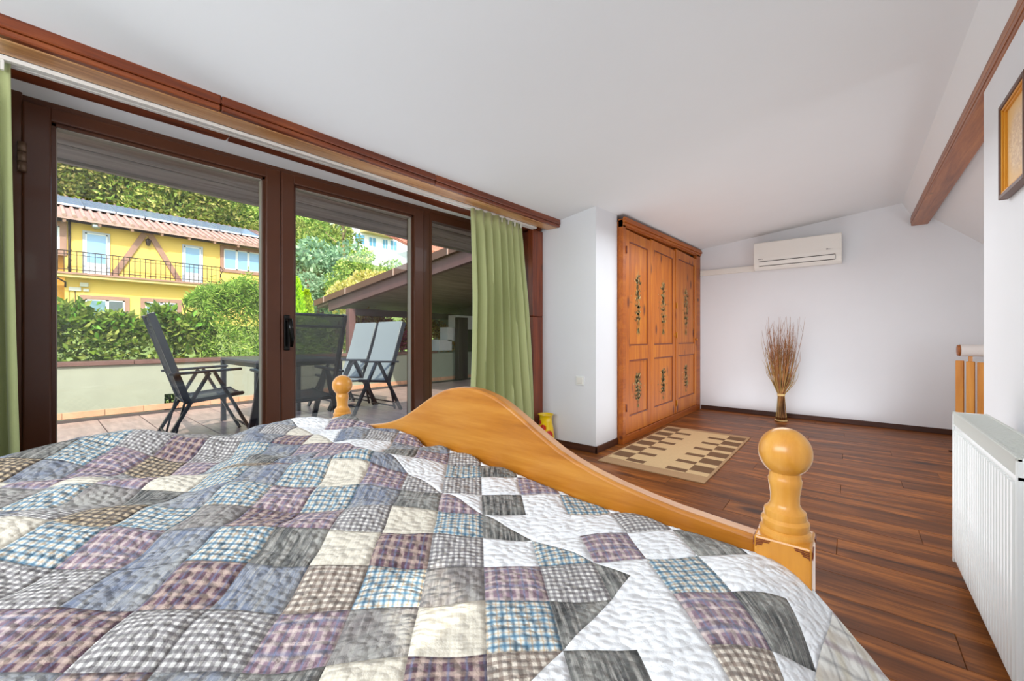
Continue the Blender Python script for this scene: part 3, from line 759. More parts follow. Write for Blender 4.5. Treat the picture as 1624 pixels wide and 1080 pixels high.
# cushion every patch a little, drop faces collapsed by the straight hem, split into ground, hem and patches
VV = np.array(V)
for (p, q), k in vidx.items():
    fu, fv = (p % SUBD) / SUBD * 2 - 1, (q % SUBD) / SUBD * 2 - 1
    if p % SUBD and q % SUBD: VV[k, 2] += .0035 * (1 - fu ** 4) * (1 - fv ** 4)
groups = {}
c_ = 0
for f, face in enumerate(Fq):
    P_ = VV[face]; nrm_ = np.cross(P_[2] - P_[0], P_[1] - P_[-1])
    u_ = UV[c_:c_ + len(face)]; c_ += len(face)
    if np.linalg.norm(nrm_) < 1e-7: continue
    nm_ = QN[Fm[f]]
    key = nm_ if nm_ in ('white', 'hem') else (nm_, Fc[f])
    groups.setdefault(key, []).append((face, u_))
def quilt_piece(name, faces, mat, parent, off):
    used = {}; vs_, fs_, uv_ = [], [], []
    for face, u_ in faces:
        idx = []
        for k in face:
            if k not in used: used[k] = len(vs_); vs_.append(tuple(VV[k] - off))
            idx.append(used[k])
        fs_.append(idx[::-1]); uv_.extend(u_[::-1])
    me = bpy.data.meshes.new(name); me.from_pydata(vs_, [], fs_)
    me.polygons.foreach_set('use_smooth', [True] * len(fs_))
    l = me.uv_layers.new(name='UVMap'); l.data.foreach_set('uv', [c for uv in uv_ for c in uv]); me.materials.append(mat); me.update()
    if sum(p.normal.z for p in me.polygons) < 0: me.flip_normals()
    o = bpy.data.objects.new(name, me); COL.objects.link(o)
    if parent is not None: o.parent = parent
    else: o.location = off
    sd = o.modifiers.new('thickness', 'SOLIDIFY'); sd.thickness = .012; sd.offset = -1
    return o
QOFF = np.array([BC, -.2, .55])
quilt = quilt_piece('patchwork_quilt', groups.pop('white'), QM['white'], None, QOFF)
tag(quilt, 'patchwork quilt of plaid, check and white diamonds spread over the pine bed', 'quilt')
quilt_piece('hem_border', groups.pop('hem'), QM['hem'], quilt, QOFF)
def in_view(kv):
    m, n = kv[0][1]; x, y = QX + A * m, QY + A * n
    return (0 if (x > -1.85 and y > -.15 - .25 * (x + .3) ** 2) else 2) + .2 * math.hypot(x + .8, y - .4)
big = sorted(groups.items(), key=in_view)
for key, faces in big[:298]: quilt_piece('patch', faces, QM[key[0]], quilt, QOFF)
rest = {}
for key, faces in big[298:]: rest.setdefault(key[0], []).extend(faces)
if rest:
    fa = [f for v in rest.values() for f in v]; o = quilt_piece('outer_patches', fa, QM['check'], quilt, QOFF); o.data.materials.clear()
    for k in rest: o.data.materials.append(QM[k])
    o.data.polygons.foreach_set('material_index', [i for i, v in enumerate(rest.values()) for _ in v]); tag(o, kind='stuff')
print('quilt patches', len(big))

# ================================================================== CURTAINS
def curtain(name, y0, y1, yb0, yb1, folds, label, xc=-2.215, zt=1.952, zb=.02, seed=1):
    rr = random.Random(seed); nu, nv = folds * 10, 26
    ph = [rr.uniform(.8, 1.25) for _ in range(folds + 2)]
    V_, F_ = [], []
    for lay in (0, 1):
        for v in range(nv + 1):
            t_ = v / nv; z = zt + (zb - zt) * t_
            for u in range(nu + 1):
                q = u / nu
                ya = y0 + (y1 - y0) * q; yb = yb0 + (yb1 - yb0) * q
                sp = sstep(0, 1, t_) if t_ > .0 else 0
                yy = ya + (yb - ya) * (t_ ** 1.3)
                k = q * folds; amp = (.020 + .032 * min(1, t_ * 3)) * ph[int(k)]
                if t_ < .06: amp *= .55
                xx = xc + amp * math.sin(2 * PI * k + .5 * math.sin(3 * t_ + k)) + .012 * math.sin(5 * q + 4 * t_)
                yy += .010 * math.sin(4 * PI * k) * min(1, t_ * 3)
                V_.append((xx + (.004 if lay else 0), yy, z * (1 + K * (yy if v == 0 else yy * (1 - t_)))))
    n1 = (nu + 1) * (nv + 1)
    for v in range(nv):
        for u in range(nu):
            a = v * (nu + 1) + u
            F_.append((a, a + 1, a + nu + 2, a + nu + 1)); F_.append((n1 + a, n1 + a + nu + 1, n1 + a + nu + 2, n1 + a + 1))
    for u in range(nu):
        F_.append((u, n1 + u, n1 + u + 1, u + 1)); a = nv * (nu + 1) + u; F_.append((a, a + 1, n1 + a + 1, n1 + a))
    for v in range(nv):
        a = v * (nu + 1); F_.append((a, a + nu + 1, n1 + a + nu + 1, n1 + a)); a += nu; F_.append((a, n1 + a, n1 + a + nu + 1, a + nu + 1))
    root = thing(name, (xc, (y0 + y1) / 2, 0), label, 'curtain')
    o = raw('drape', [(x - xc, y_ - (y0 + y1) / 2, z) for x, y_, z in V_], F_, MT['curtain'], root, smooth=True)
    mb = MB()
    for k in range(folds + 1):
        yy = y0 + (y1 - y0) * (k + .2) / (folds + .4)
        mb.box(xc - .006, xc + .006, yy - .004, yy + .004, 1.915 * (1 + K * yy), 1.955 * (1 + K * yy))
    tag(mb.build('pleat_hook', MT['rail_white'], root), kind='stuff')
    return root
curtain('curtain', 2.15, 2.78, 2.11, 2.975, 7, 'olive green curtain gathered beside the wooden post at the far end of the terrace door', seed=3)
curtain('curtain', -.62, -.045, -.62, -.012, 6, 'pale green curtain hanging at the hinge side of the terrace door, partly out of view', seed=5)

# ================================================================== WARDROBE
WX = -1.63; WY0, WY1 = 3.56, 6.09
ward = thing('wardrobe', (WX, (WY0 + WY1) / 2, 0), 'built-in honey pine wardrobe with three panelled doors and painted flower sprays', 'wardrobe')
def wtop(y): return 2.118 + (y - 3.56) * .041
mb = MB()
mb.box(WX - .05, WX, WY0, WY0 + .06, .0, 2.112, bev=.003); mb.box(WX - .05, WX, WY1 - .17, WY1, .0, 2.18, bev=.003)
mb.hexa([(WX - .05, WY0, 2.045), (WX, WY0, 2.045), (WX, WY1, 2.145), (WX - .05, WY1, 2.145), (WX - .05, WY0, 2.118), (WX, WY0, 2.118), (WX, WY1, wtop(WY1)), (WX - .05, WY1, wtop(WY1))])
mb.box(WX - .05, WX, WY0 + .06, WY1 - .17, .0, .075, bev=.003)
mb.build('face_frame', MT['wardrobe_x'], ward)
mb = MB()
for dz, ex in ((.0, .012), (.028, .026), (.05, .018)):
    mb.hexa([(WX, WY0, 2.058 + dz), (WX + ex, WY0, 2.058 + dz), (WX + ex, WY1, 2.158 + dz), (WX, WY1, 2.158 + dz), (WX, WY0, 2.083 + dz), (WX + ex, WY0, 2.083 + dz), (WX + ex, WY1, 2.183 + dz), (WX, WY1, 2.183 + dz)])
mb.build('cornice', MT['wardrobe_x'], ward)
MB().box(-2.35, WX - .052, WY0 + .005, WY1 - .005, .0, 2.1).build('carcass', MT['wardrobe_x'], ward)
def motif(yc, z0, z1, seed, w):
    """flat painted spray of leaves and stems lying on the panel"""
    rr = random.Random(seed); V_, F_ = [], []
    x = WX - .0138
    def leaf(y, z, L, ang, wd):
        c, s_ = math.cos(ang), math.sin(ang); b = len(V_)
        for a, o_ in ((0, 0), (.5, wd), (1, 0), (.5, -wd)):
            V_.append((x + .0012, y + L * a * c - o_ * L * s_, z + L * a * s_ + o_ * L * c))
        F_.append((b, b + 1, b + 2, b + 3))
    H_ = z1 - z0
    for k in range(7):
        a0 = rr.uniform(-.18, .18); n_ = 9
        for i in range(n_):
            t_ = i / n_; zz = z0 + H_ * t_ * rr.uniform(.85, 1)
            yy = yc + a0 * w * 3 * t_ * (1.25 - t_) + w * .12 * math.sin(5 * t_ + k)
            leaf(yy, zz, H_ * .13, PI / 2 + a0 * 2 + rr.uniform(-.2, .2), .035)
            if t_ > .2:
                for sgn in (-1, 1): leaf(yy, zz, rr.uniform(.026, .052), PI / 2 + sgn * rr.uniform(.5, 1.2), .22)
    for k in range(16):
        t_ = rr.uniform(.25, .8); leaf(yc + rr.uniform(-w, w) * .75 * (1 - abs(t_ - .5)), z0 + H_ * t_, .02, rr.uniform(0, 6), .45)
    for k in (-2, -1, 0, 1, 2): leaf(yc, z0 + H_ * .1, H_ * .13, -PI / 2 + k * .3, .08)
    return V_, F_
def m_motif():
    t = NT('painted_spray'); g = t.n('NewGeometry').outputs['Random Per Island']
    t.bs(Base_Color=t.ramp(g, [(0, lin(84, 70, 34)), (.45, lin(124, 104, 56)), (.8, lin(186, 164, 104)), (1, lin(206, 188, 136))]), Roughness=.6); return t.m
MT['motif'] = m_motif()
doors = [(3.625, 4.27), (4.275, 5.02), (5.03, 5.905)]
doors = [(3.625, 4.262), (4.268, 5.045), (5.06, 5.915)]
for di, (a, b) in enumerate(doors):
    ztop = 2.035 + (a - 3.6) * .036; st = .085
    mb = MB(); x0, x1 = WX - .045, WX - (.004 if di < 2 else .001)
    zb = .08
    mb.box(x0, x1, a, a + st, zb, ztop, bev=.003); mb.box(x0, x1, b - st, b, zb, ztop, bev=.003)
    for z0, z1 in ((zb, .24), (.785, .925), (ztop - .10, ztop)): mb.box(x0, x1 - .001, a + st, b - st, z0, z1, bev=.003)
    dr = mb.build('door', MT['wardrobe'], ward)
    for z0, z1 in ((.24, .785), (.925, ztop - .10)):
        p = MB().box(x0, WX - .014, a + st, b - st, z0, z1).build('panel', MT['wardrobe'], dr)
        mb = MB(); e = .012
        ya, yb = a + st, b - st
        mb.box(WX - .014, WX - .0075, ya, ya + e, z0, z1); mb.box(WX - .014, WX - .0075, yb - e, yb, z0, z1)
        mb.box(WX - .014, WX - .0075, ya + e, yb - e, z0, z0 + e); mb.box(WX - .014, WX - .0075, ya + e, yb - e, z1 - e, z1)
        mb.build('panel_moulding', MT['wardrobe_dk'], dr)
    yc = (a + b) / 2
    for z0, z1, w in ((1.04, 1.70, .26), (.30, .68, .24)):
        V_, F_ = motif(yc, z0, z1, di * 7 + int(z0 * 10), w)
        wo = world_of(ward)
        tag(raw('painted_motif', [(x - wo.x, y_ - wo.y, z) for x, y_, z in V_], F_, MT['motif'], dr), kind='stuff')
    mb = MB()
    if di == 2:
        mb.lathe([(0, 0), (.011, .002), (.016, .016), (.013, .026), (0, .029)], 0, 0, 14)
        bmesh.ops.rotate(mb.bm, verts=mb.bm.verts, matrix=Matrix.Rotation(PI / 2, 3, 'Y')); bmesh.ops.translate(mb.bm, verts=mb.bm.verts, vec=(WX - .001, b - .04, .98))
        mb.build('knob', MT['railwood'], dr)
        mb = MB()
        for z in (1.36, .98 + .02, .17): mb.tube([(WX + .006, a + .004, z), (WX + .006, a + .004, z + .07)], .008, 8)
        mb.build('hinge', MT['gold'], dr)
    elif di == 0:
        for z in (.3, 1.8): mb.tube([(WX + .004, a + .0, z), (WX + .004, a + .0, z + .07)], .008, 8)
        mb.build('hinge', MT['wardrobe_dk'], dr)
    else:
        mb.tube([(WX - .002, b - .03, 1.02), (WX - .002, b - .03, 1.05)], .007, 8)
        mb.build('lock', MT['gold'], dr)

# ================================================================== SMALL ROOM THINGS
sw = thing('light_switch', (-1.843, 3.145, .59), 'white rocker light switch on the narrow wall between curtain and wardrobe', 'switch')
MB().box(-1.888, -1.800, 3.136, 3.145, .578, .662, bev=.003, seg=2).build('plate', MT['white'], sw)
MB().box(-1.872, -1.816, 3.131, 3.137, .593, .647, bev=.002, seg=2).build('rocker', MT['whitepl'], sw)
va = MB().lathe([(.0, 0), (.055, 0), (.07, .02), (.082, .07), (.081, .12), (.070, .18), (.060, .23), (.058, .27), (.062, .29), (.074, .302), (.070, .303), (.058, .29), (.053, .27), (.055, .23), (.064, .18), (.074, .12), (.0, .02)], 0, 0, 36)
vo = va.build('vase', MT['vase'], None, local=True); vo.location = (-2.145, 3.04, 0)
tag(vo, 'yellow vase with red poppies standing at the foot of the wooden post', 'vase')

# rug
RX0, RX1, RY0, RY1 = -1.575, -.765, 2.96, 4.625
rw, rl = RX1 - RX0, RY1 - RY0
rmb = MB(); rmb.box(RX0, RX1, RY0, RY1, 0.001, .0075, mi=1)
zr = .0082
def rr_(x0, x1, y0, y1, mi, z=zr): rmb.quad((RX0 + x0, RY0 + y0, z), (RX0 + x1, RY0 + y0, z), (RX0 + x1, RY0 + y1, z), (RX0 + x0, RY0 + y1, z), mi)
bw = .17; N6 = 6; stp = rl * .86 / N6; yb0 = rl * .085
# inner cream field
rr_(bw, rw - bw, rl * .075, rl * .955, 0)
for k in range(N6):
    y0 = yb0 + k * stp
    rr_(.02, bw, y0 + stp * .35, y0 + stp, 2); rr_(.02, bw, y0, y0 + stp * .35, 0)
    rr_(rw - bw, rw - .02, y0 + stp * .35, y0 + stp, 2); rr_(rw - bw, rw - .02, y0, y0 + stp * .35, 0)
    if k > 0 or True:
        rr_(bw, bw + .15, y0 + .004, y0 + stp * .33, 2, zr + .0004)
        rr_(rw - bw - .15, rw - bw, y0 + .004, y0 + stp * .33, 2, zr + .0004)
ro = rmb.build('rug', [MT['rug_light'], MT['rug_mid'], MT['rug_dark']], recalc=False)
tag(ro, 'flat woven beige and brown rug with block border before the wardrobe', 'rug')

# air conditioner
AX0, AX1 = -.944, -.075
ac = thing('air_conditioner', (-.51, FY, 1.865), 'white wall-mounted air conditioner high on the far wall', 'air conditioner')
pf = [(FY, 1.872), (FY - .13, 1.862), (FY - .175, 1.885), (FY - .195, 1.93), (FY - .2, 2.0), (FY - .2, 2.19), (FY - .185, 2.2), (FY, 2.2)]
MB().prism(pf, 'X', AX0, AX1, bev=.006, seg=2).build('body', MT['whitepl'], ac)
mb = MB(); fz = FY - .2015
mb.prism([(FY - .2005, 1.955), (FY - .2005, 1.962), (FY - .2025, 1.962), (FY - .2025, 1.955)], 'X', AX0 + .06, AX1 - .06)
mb.build('panel_seam', MT['darkgap'], ac)
MB().prism([(FY - .1935, 1.906), (FY - .1975, 1.953), (FY - .2045, 1.953), (FY - .2005, 1.906)], 'X', AX0 + .06, AX1 - .06, bev=.001).build('louver', MT['whitepl'], ac)
mb = MB()
mb.prism([(FY - .186, 1.899), (FY - .189, 1.905), (FY - .197, 1.905), (FY - .194, 1.899)], 'X', AX0 + .06, AX1 - .06)
mb.prism([(FY - .189, 1.90), (FY - .199, 1.96), (FY - .2035, 1.96), (FY - .1935, 1.90)], 'X', AX1 - .06, AX1 - .056)
mb.build('louver_gap', MT['darkgap'], ac)
mb = MB()
for k, wq in enumerate((.009, .006, .009, .005, .008)): mb.box(AX0 + .05 + k * .011, AX0 + .05 + k * .011 + wq, FY - .2012, FY - .1985, 1.985, 1.993 + .002 * (k % 2))
for k, wq in enumerate((.014, .008, .009, .006, .006)): mb.box(AX1 - .14 + k * .013, AX1 - .14 + k * .013 + wq, FY - .2012, FY - .1985, 2.02, 2.033 - .003 * k)
tag(mb.build('printed_mark', MT['greypl'], ac), kind='stuff')
tr = thing('cable_trunking', (-1.27, FY, 1.87), 'white plastic cable trunking running from wardrobe to air conditioner', 'trunking')
MB().box(-1.60, -.946, FY - .035, FY, 1.872, 1.945, bev=.003).build('channel', MT['whitepl'], tr)
MB().box(-1.625, -1.60, FY - .04, FY, 1.868, 1.949, bev=.003).build('end_cap', MT['whitepl'], tr)

# twig bundle
tw = thing('dried_twig_bundle', (-.64, 5.80, 0), 'tied bundle of dry brown twigs standing on the floor by the far wall', 'dried plant')
rr = random.Random(11)
for nm, mat_, cnt in (('twigs', MT['twig'], 95), ('stems', MT['twig2'], 60)):
    mb = MB()
    for k in range(cnt):
        a = rr.uniform(0, 2 * PI); q = math.sqrt(rr.random())
        b0 = Vector((.058 * q * math.cos(a), .05 * q * math.sin(a), .012)); n0 = Vector((.034 * q * math.cos(a), .03 * q * math.sin(a), .32))
        H_ = rr.uniform(.75, 1.18) if nm == 'twigs' else rr.uniform(.5, .95)
        spread = rr.uniform(.7, 1.25) * .20 * q
        tp = Vector((spread * math.cos(a) * 1.05, spread * math.sin(a) * .75, 0)) + Vector((rr.uniform(-.04, .04), rr.uniform(-.02, .02), H_ + .08))
        pts = [b0, n0]
        for t_ in (.35, .6, .8, 1.0):
            pts.append(n0.lerp(tp, t_) + Vector((math.cos(a), math.sin(a) * .6, 0)) * .03 * math.sin(t_ * PI) * q + Vector((rr.uniform(-.012, .012), rr.uniform(-.008, .008), 0)))
        mb.tube(pts, [.0036, .0034, .0028, .0022, .0015, .0007], 4)
        if nm == 'twigs':
            for b_ in range(3):
                s_ = pts[3 + (b_ % 2)]; mb.tube([s_, s_ + Vector((rr.uniform(-.05, .05), rr.uniform(-.03, .03), rr.uniform(.06, .17)))], [.0014, .0006], 3)
    o = mb.build(nm, mat_, tw, local=True); tag(o, kind='stuff')
mb = MB(); mb.lathe([(.037, .305), (.041, .31), (.041, .326), (.037, .331)], 0, 0, 20); mb.lathe([(.064, .004), (.067, .006), (.067, .014), (.063, .017)], 0, 0, 20)
mb.build('raffia_tie', MT['raffia'], tw, local=True)

# radiator
rad = thing('radiator', (.385, 2.09, .05), 'white ribbed panel radiator on the wall below the framed picture', 'radiator')
ra0, ra1, rz0, rz1 = 1.655, 2.523, .05, .688
rx = .332
mb = MB(); mb.box(rx + .006, rx + .016, ra0 + .012, ra1 - .012, rz0 + .01, rz1 - .055)
nr = 26; pw_ = (ra1 - ra0 - .05) / nr
for k in range(nr):
    y0 = ra0 + .025 + k * pw_
    mb.prism([(rx + .008, y0 + pw_ * .12), (rx - .001, y0 + pw_ * .28), (rx - .001, y0 + pw_ * .72), (rx + .008, y0 + pw_ * .88)], 'Z', rz0 + .03, rz1 - .075)
mb.build('front_panel', MT['radiator'], rad)
mb = MB(); mb.box(rx + .078, rx + .088, ra0 + .012, ra1 - .012, rz0 + .01, rz1 - .04)
for k in range(nr):
    y0 = ra0 + .03 + k * pw_; mb.box(rx + .03, rx + .064, y0, y0 + .003, rz0 + .05, rz1 - .06)
mb.build('rear_panel', MT['radiator'], rad)
mb = MB(); mb.box(rx, rx + .1, ra0, ra0 + .01, rz0, rz1 - .002, bev=.003); mb.box(rx, rx + .1, ra1 - .01, ra1, rz0, rz1 - .002, bev=.003)
mb.box(rx + .002, rx + .02, ra0, ra1, rz1 - .06, rz1 - .052)
mb.build('side_cover', MT['radiator'], rad)
MB().box(rx + .003, rx + .011, ra0 + .012, ra1 - .012, rz1 - .055, rz1 - .012).build('front_strip', MT['radgrille'], rad)
mb = MB(); mb.box(rx, rx + .012, ra0, ra1, rz1 - .012, rz1, bev=.002); mb.box(rx + .088, rx + .1, ra0, ra1, rz1 - .012, rz1, bev=.002)
for k in range(44): mb.box(rx + .012, rx + .088, ra0 + .006 + k * .0197, ra0 + .006 + k * .0197 + .0145, rz1 - .01, rz1 - .003)
mb.build('top_grille', MT['radgrille'], rad)
mb = MB(); mb.tube([(rx + .05, ra0 - .002, .60), (rx + .05, ra0 - .03, .60)], .012, 12); mb.tube([(rx + .05, ra0 - .03, .60), (rx + .05, ra0 - .045, .60), (rx + .05, ra0 - .10, .60)], [.018, .023, .020], 14)
mb.build('thermostat_valve', MT['white'], rad)
mb = MB(); mb.tube([(rx + .05, ra0 - .03, .59), (rx + .05, ra0 - .03, .45), (rx + .05, ra0 - .03, .0)], .008, 8); mb.build('pipe', MT['skirt'], rad)
mb = MB(); mb.box(rx + .088, .4995, ra0 + .15, ra0 + .18, .2, .6); mb.box(rx + .088, .4995, ra1 - .18, ra1 - .15, .2, .6); mb.build('wall_bracket', MT['radiator'], rad)
mb = MB(); mb.tube([(rx + .05, ra1 - .004, rz1 - .02), (rx + .05, ra1 + .008, rz1 - .02)], .007, 8); mb.build('bleed_plug', MT['blackmetal'], rad)

# picture
pic = thing('framed_picture', (.49, 2.42, 1.57), 'small framed sepia print with brown and gilt moulding above the radiator', 'picture')
py0, py1, pz0, pz1 = 2.26, 2.585, 1.57, 1.955
def frame_ring(x0, x1, e, w):
    mb = MB()
    mb.box(x0, x1, py0 + e, py0 + e + w, pz0 + e, pz1 - e, bev=.002); mb.box(x0, x1, py1 - e - w, py1 - e, pz0 + e, pz1 - e, bev=.002)
    mb.box(x0, x1, py0 + e + w, py1 - e - w, pz0 + e, pz0 + e + w, bev=.002); mb.box(x0, x1, py0 + e + w, py1 - e - w, pz1 - e - w, pz1 - e, bev=.002)
    return mb
frame_ring(.470, .498, 0, .018).build('frame', MT['framewood'], pic)
frame_ring(.474, .496, .018, .009).build('gilt_slip', MT['gold'], pic)
frame_ring(.480, .496, .027, .008).build('inner_slip', MT['gold'], pic)
def m_print():
    t = NT('sepia_print'); v = t.coord(rand=False)
    n = t.noise(v, 26, 5, .7, 1.0); c = t.ramp(n, [(.42, lin(226, 196, 156)), (.5, lin(196, 158, 124)), (.56, lin(228, 200, 164))])
    d = t.n('VectorMath', p_operation='DISTANCE', i0=v, i1=(0, 0, .19)).outputs['Value']
    c = t.mix(t.ramp(d, [(.09, (0, 0, 0, 1)), (.14, (1, 1, 1, 1))]), c, lin(222, 178, 112))
    t.bs(Base_Color=c, Roughness=.4); return t.m
MB().box(.489, .494, py0 + .03, py1 - .03, pz0 + .03, pz1 - .03).build('print', m_print(), pic)

# stair railing beyond the right wall
sr = thing('stair_railing', (1.2, 5.32, 0), 'honey wood stair railing with flat boards standing beyond the radiator wall', 'railing')
mb = MB(); mb.tube([(.745, 5.30, .89), (2.19, 5.30, .89)], .052, 20); mb.build('handrail', plain('handrail_paint', (214, 206, 200), .5), sr)
mb = MB(); mb.tube([(.727, 5.30, .89), (.746, 5.30, .89)], [.046, .052], 20); mb.build('handrail_end', MT['railend'], sr)
for k in range(11):
    x = .742 + k * .064
    o = MB().prism([(-.027, -.012), (.018, -.02), (.027, -.008), (.027, .012), (-.022, .014)], 'Z', .0, .80 - k * .006, bev=.004).build('baluster', MT['railwood'], sr, local=True)
    o.location = (x - 1.2, 5.30 - 5.32, 0)
mb = MB()
for k in (1, 6, 10): mb.box(.742 + k * .064 - .012, .742 + k * .064 + .012, 5.29, 5.31, .78, .86)
mb.build('rail_bracket', MT['railwood'], sr)
st = MB().prism([(.662, 5.20), (.73, 5.15), (.78, 5.22), (.71, 5.27)], 'Z', 0, .012, bev=.002).build('floor_plate', MT['skirt'])
tag(st, 'small dark wooden plate on the floor at the foot of the stair railing', 'floor plate')

# ================================================================== TERRACE
te = tag(MB().box(-7.75, -2.56, -3.0, 8.0, -.30, -.018).build('terrace_floor', MT['grout']), kind=ST)
TX, TY = .45, .374
tsrc = None
for i in range(10):
    for j in range(23):
        xa = -7.08 + i * TX; ya = -1.34 + j * TY
        if xa + TX > -2.57: continue
        if tsrc is None:
            tsrc = MB().box(-TX / 2 + .0035, TX / 2 - .0035, -TY / 2 + .005, TY / 2 - .005, -.018, -.006, bev=.002).build('tile', MT['tile'], te, local=True); t_ = tsrc
            t_.location = Vector((xa + TX / 2, ya + TY / 2, 0)) - world_of(te)
        else: t_ = link_copy(tsrc, te, Vector((xa + TX / 2, ya + TY / 2, 0)) - world_of(te))
# parapet with an opening-free run, cap pieces and skirting tiles
PX = -7.42
def px_at(y): return -7.28 - .085 * max(0, min(y, 5)) if False else -7.40
pp = tag(empty('wall_outer', (PX, 2, 0)), kind=ST)
mb = MB(); mb.box(-7.66, -7.42, -3, 8.0, .205, .645); mb.box(-7.66, -7.42, -3, 1.21, -.3, .205); mb.box(-7.66, -7.42, 1.49, 8.0, -.3, .205); mb.build('parapet', MT['parapet'], pp)
for k in range(7):
    y0 = -3 + k * 1.3; y1 = min(y0 + 1.295, 6.15)
    MB().box(-7.70, -7.38, y0, y1, .645, .70, bev=.006).build('cap_piece', MT['cap'], pp)
sk = None
for k in range(26):
    y0 = -2.0 + k * .374
    if 1.0 < y0 < 1.3: y0 = 1.49
    if sk is None: sk = MB().box(-7.42, -7.408, -.185, .185, -.006, .075, bev=.002).build('skirting_tile', MT['skirttile'], pp, local=True); o = sk
    else: o = link_copy(sk, pp)
    o.location = Vector((0, y0 + .187, 0)) - Vector((0, world_of(pp).y, 0)); 
    o.location.x = -world_of(pp).x
# stepped blocks climbing over the parapet
for k in range(3):
    y0 = 6.16 + k * .26
    tag(MB().box(-7.68, -7.40, y0, 7.59 if k == 2 else y0 + .40, .70 if k == 0 else .62 + k * .30, .96 + k * .30, bev=.006).build('coping_block', MT['concrete']),
        ['lowest white step block on the terrace parapet under the canopy', 'middle white step block on the terrace parapet under the canopy', 'topmost white step block on the terrace parapet under the canopy'][k], 'block', 'white step blocks on the parapet')
tag(MB().box(-9.4, -2.62, 7.6, 7.8, -.02, 2.6).build('wall_side', MT['cladding']), kind=ST)
# roof overhang above the door
ov = tag(empty('roof', (-2.9, 2, 1.95)), kind=ST)
def ovz(x): return 2.055 + (x + 2.5) * .155
nb = 4
for k in range(nb):
    x0 = -2.56 - k * .16; x1 = x0 - .147
    mb = MB(); mb.hexa([(x0, -3, ovz(x0)), (x1, -3, ovz(x1)), (x1, 4.05, ovz(x1)), (x0, 4.05, ovz(x0)), (x0, -3, ovz(x0) + .02), (x1, -3, ovz(x1) + .02), (x1, 4.05, ovz(x1) + .02), (x0, 4.05, ovz(x0) + .02)])
    mb.build('soffit_board', MT['soffit'], ov)
mb = MB(); mb.hexa([(-2.5, -3, ovz(-2.5) + .025), (-3.22, -3, ovz(-3.22) + .025), (-3.22, 4.05, ovz(-3.22) + .025), (-2.5, 4.05, ovz(-2.5) + .025),
                    (-2.5, -3, ovz(-2.5) + .16), (-3.22, -3, ovz(-3.22) + .16), (-3.22, 4.05, ovz(-3.22) + .16), (-2.5, 4.05, ovz(-2.5) + .16)])
mb.build('roof_deck', MT['timber_d'], ov)
MB().box(-3.235, -3.2, -3, 4.05, 1.935, 2.10).build('fascia', MT['soffit'], ov)
# canopy over the far end of the terrace
cn = thing('terrace_canopy', (-6, 5.5, 0), 'brown timber lean-to canopy on a post over the far end of the terrace', 'canopy')
CY = 4.2
def cz(x): return 2.42 + (x + 4.34) * .123
for k in range(26):
    x1 = -3.4 - k * .22; x0 = x1 - .216
    mb = MB(); z0, z1 = cz(x0) - .15, cz(x1) - .15
    mb.hexa([(x0, CY + .06, z0), (x1, CY + .06, z1), (x1, 7.6, z1), (x0, 7.6, z0), (x0, CY + .06, z0 + .018), (x1, CY + .06, z1 + .018), (x1, 7.6, z1 + .018), (x0, 7.6, z0 + .018)])
    mb.build('soffit_board', MT['soffit_x'], cn)
mb = MB(); mb.hexa([(-9.3, CY, cz(-9.3) - .125), (-2.7, CY, cz(-2.7) - .125), (-2.7, 7.7, cz(-2.7) - .125), (-9.3, 7.7, cz(-9.3) - .125), (-9.3, CY, cz(-9.3) + .06), (-2.7, CY, cz(-2.7) + .06), (-2.7, 7.7, cz(-2.7) + .06), (-9.3, 7.7, cz(-9.3) + .06)])
mb.build('roof_deck', MT['rooftile'], cn)
mb = MB(); mb.bar((-9.32, CY - .02, cz(-9.32) - .02), (-2.7, CY - .02, cz(-2.7) - .02), .11, .12); mb.build('verge_gutter', MT['copper'], cn)
mb = MB(); mb.bar((-8.75, CY + .03, cz(-8.75) - .185), (-2.7, CY + .03, cz(-2.7) - .185), .09, .20); mb.build('rafter', MT['timber'], cn)
for x in (-8.85, -7.9, -6.2, -4.75, -3.6): MB().bar((x, CY - .08, cz(x) - .085), (x, CY - .08, cz(x) + .045), .022, .008).build('gutter_strap', MT['strap'], cn)
MB().box(-7.97, -7.83, CY - .03, CY + .11, -2.0, 1.60, bev=.006).build('post', MT['timber'], cn)
MB().box(-7.96, -7.84, CY + .11, 7.6, 1.47, 1.61, bev=.005).build('purlin', MT['timber_d'], cn)
mb = MB(); mb.bar((-7.9, 6.25, 1.5), (-7.72, 6.1, 1.2), .05, .05); mb.bar((-7.72, 6.1, 1.2), (-7.74, 6.0, .95), .05, .05); mb.build('brace', MT['timber_d'], cn)
tag(MB().box(-7.36, -7.22, 6.62, 6.92, -.006, 1.5, bev=.006).build('terrace_post', MT['timber_d']), 'dark timber post on the terrace floor against the stepped wall', 'post')

# table
tb = thing('terrace_table', (-5.27, 1.94, 0), 'anthracite rectangular metal table between chairs on the terrace', 'table')
mb = MB(); mb.box(-.60, .60, -.46, .46, .735, .765, bev=.005); mb.build('table_top', MT['tabletop'], tb, local=True)
mb = MB(); mb.box(-.57, .57, -.44, -.40, .69, .735); mb.box(-.57, .57, .40, .44, .69, .735); mb.box(-.57, -.53, -.40, .40, .69, .735); mb.box(.53, .57, -.40, .40, .69, .735); mb.build('apron', MT['chairmetal'], tb, local=True)
for sx in (-1, 1):
    for sy in (-1, 1):
        MB().box(sx * .575 - .025, sx * .575 + .025, sy * .435 - .025, sy * .435 + .025, -.006, .735, bev=.003).build('leg', MT['chairmetal'], tb, local=True)

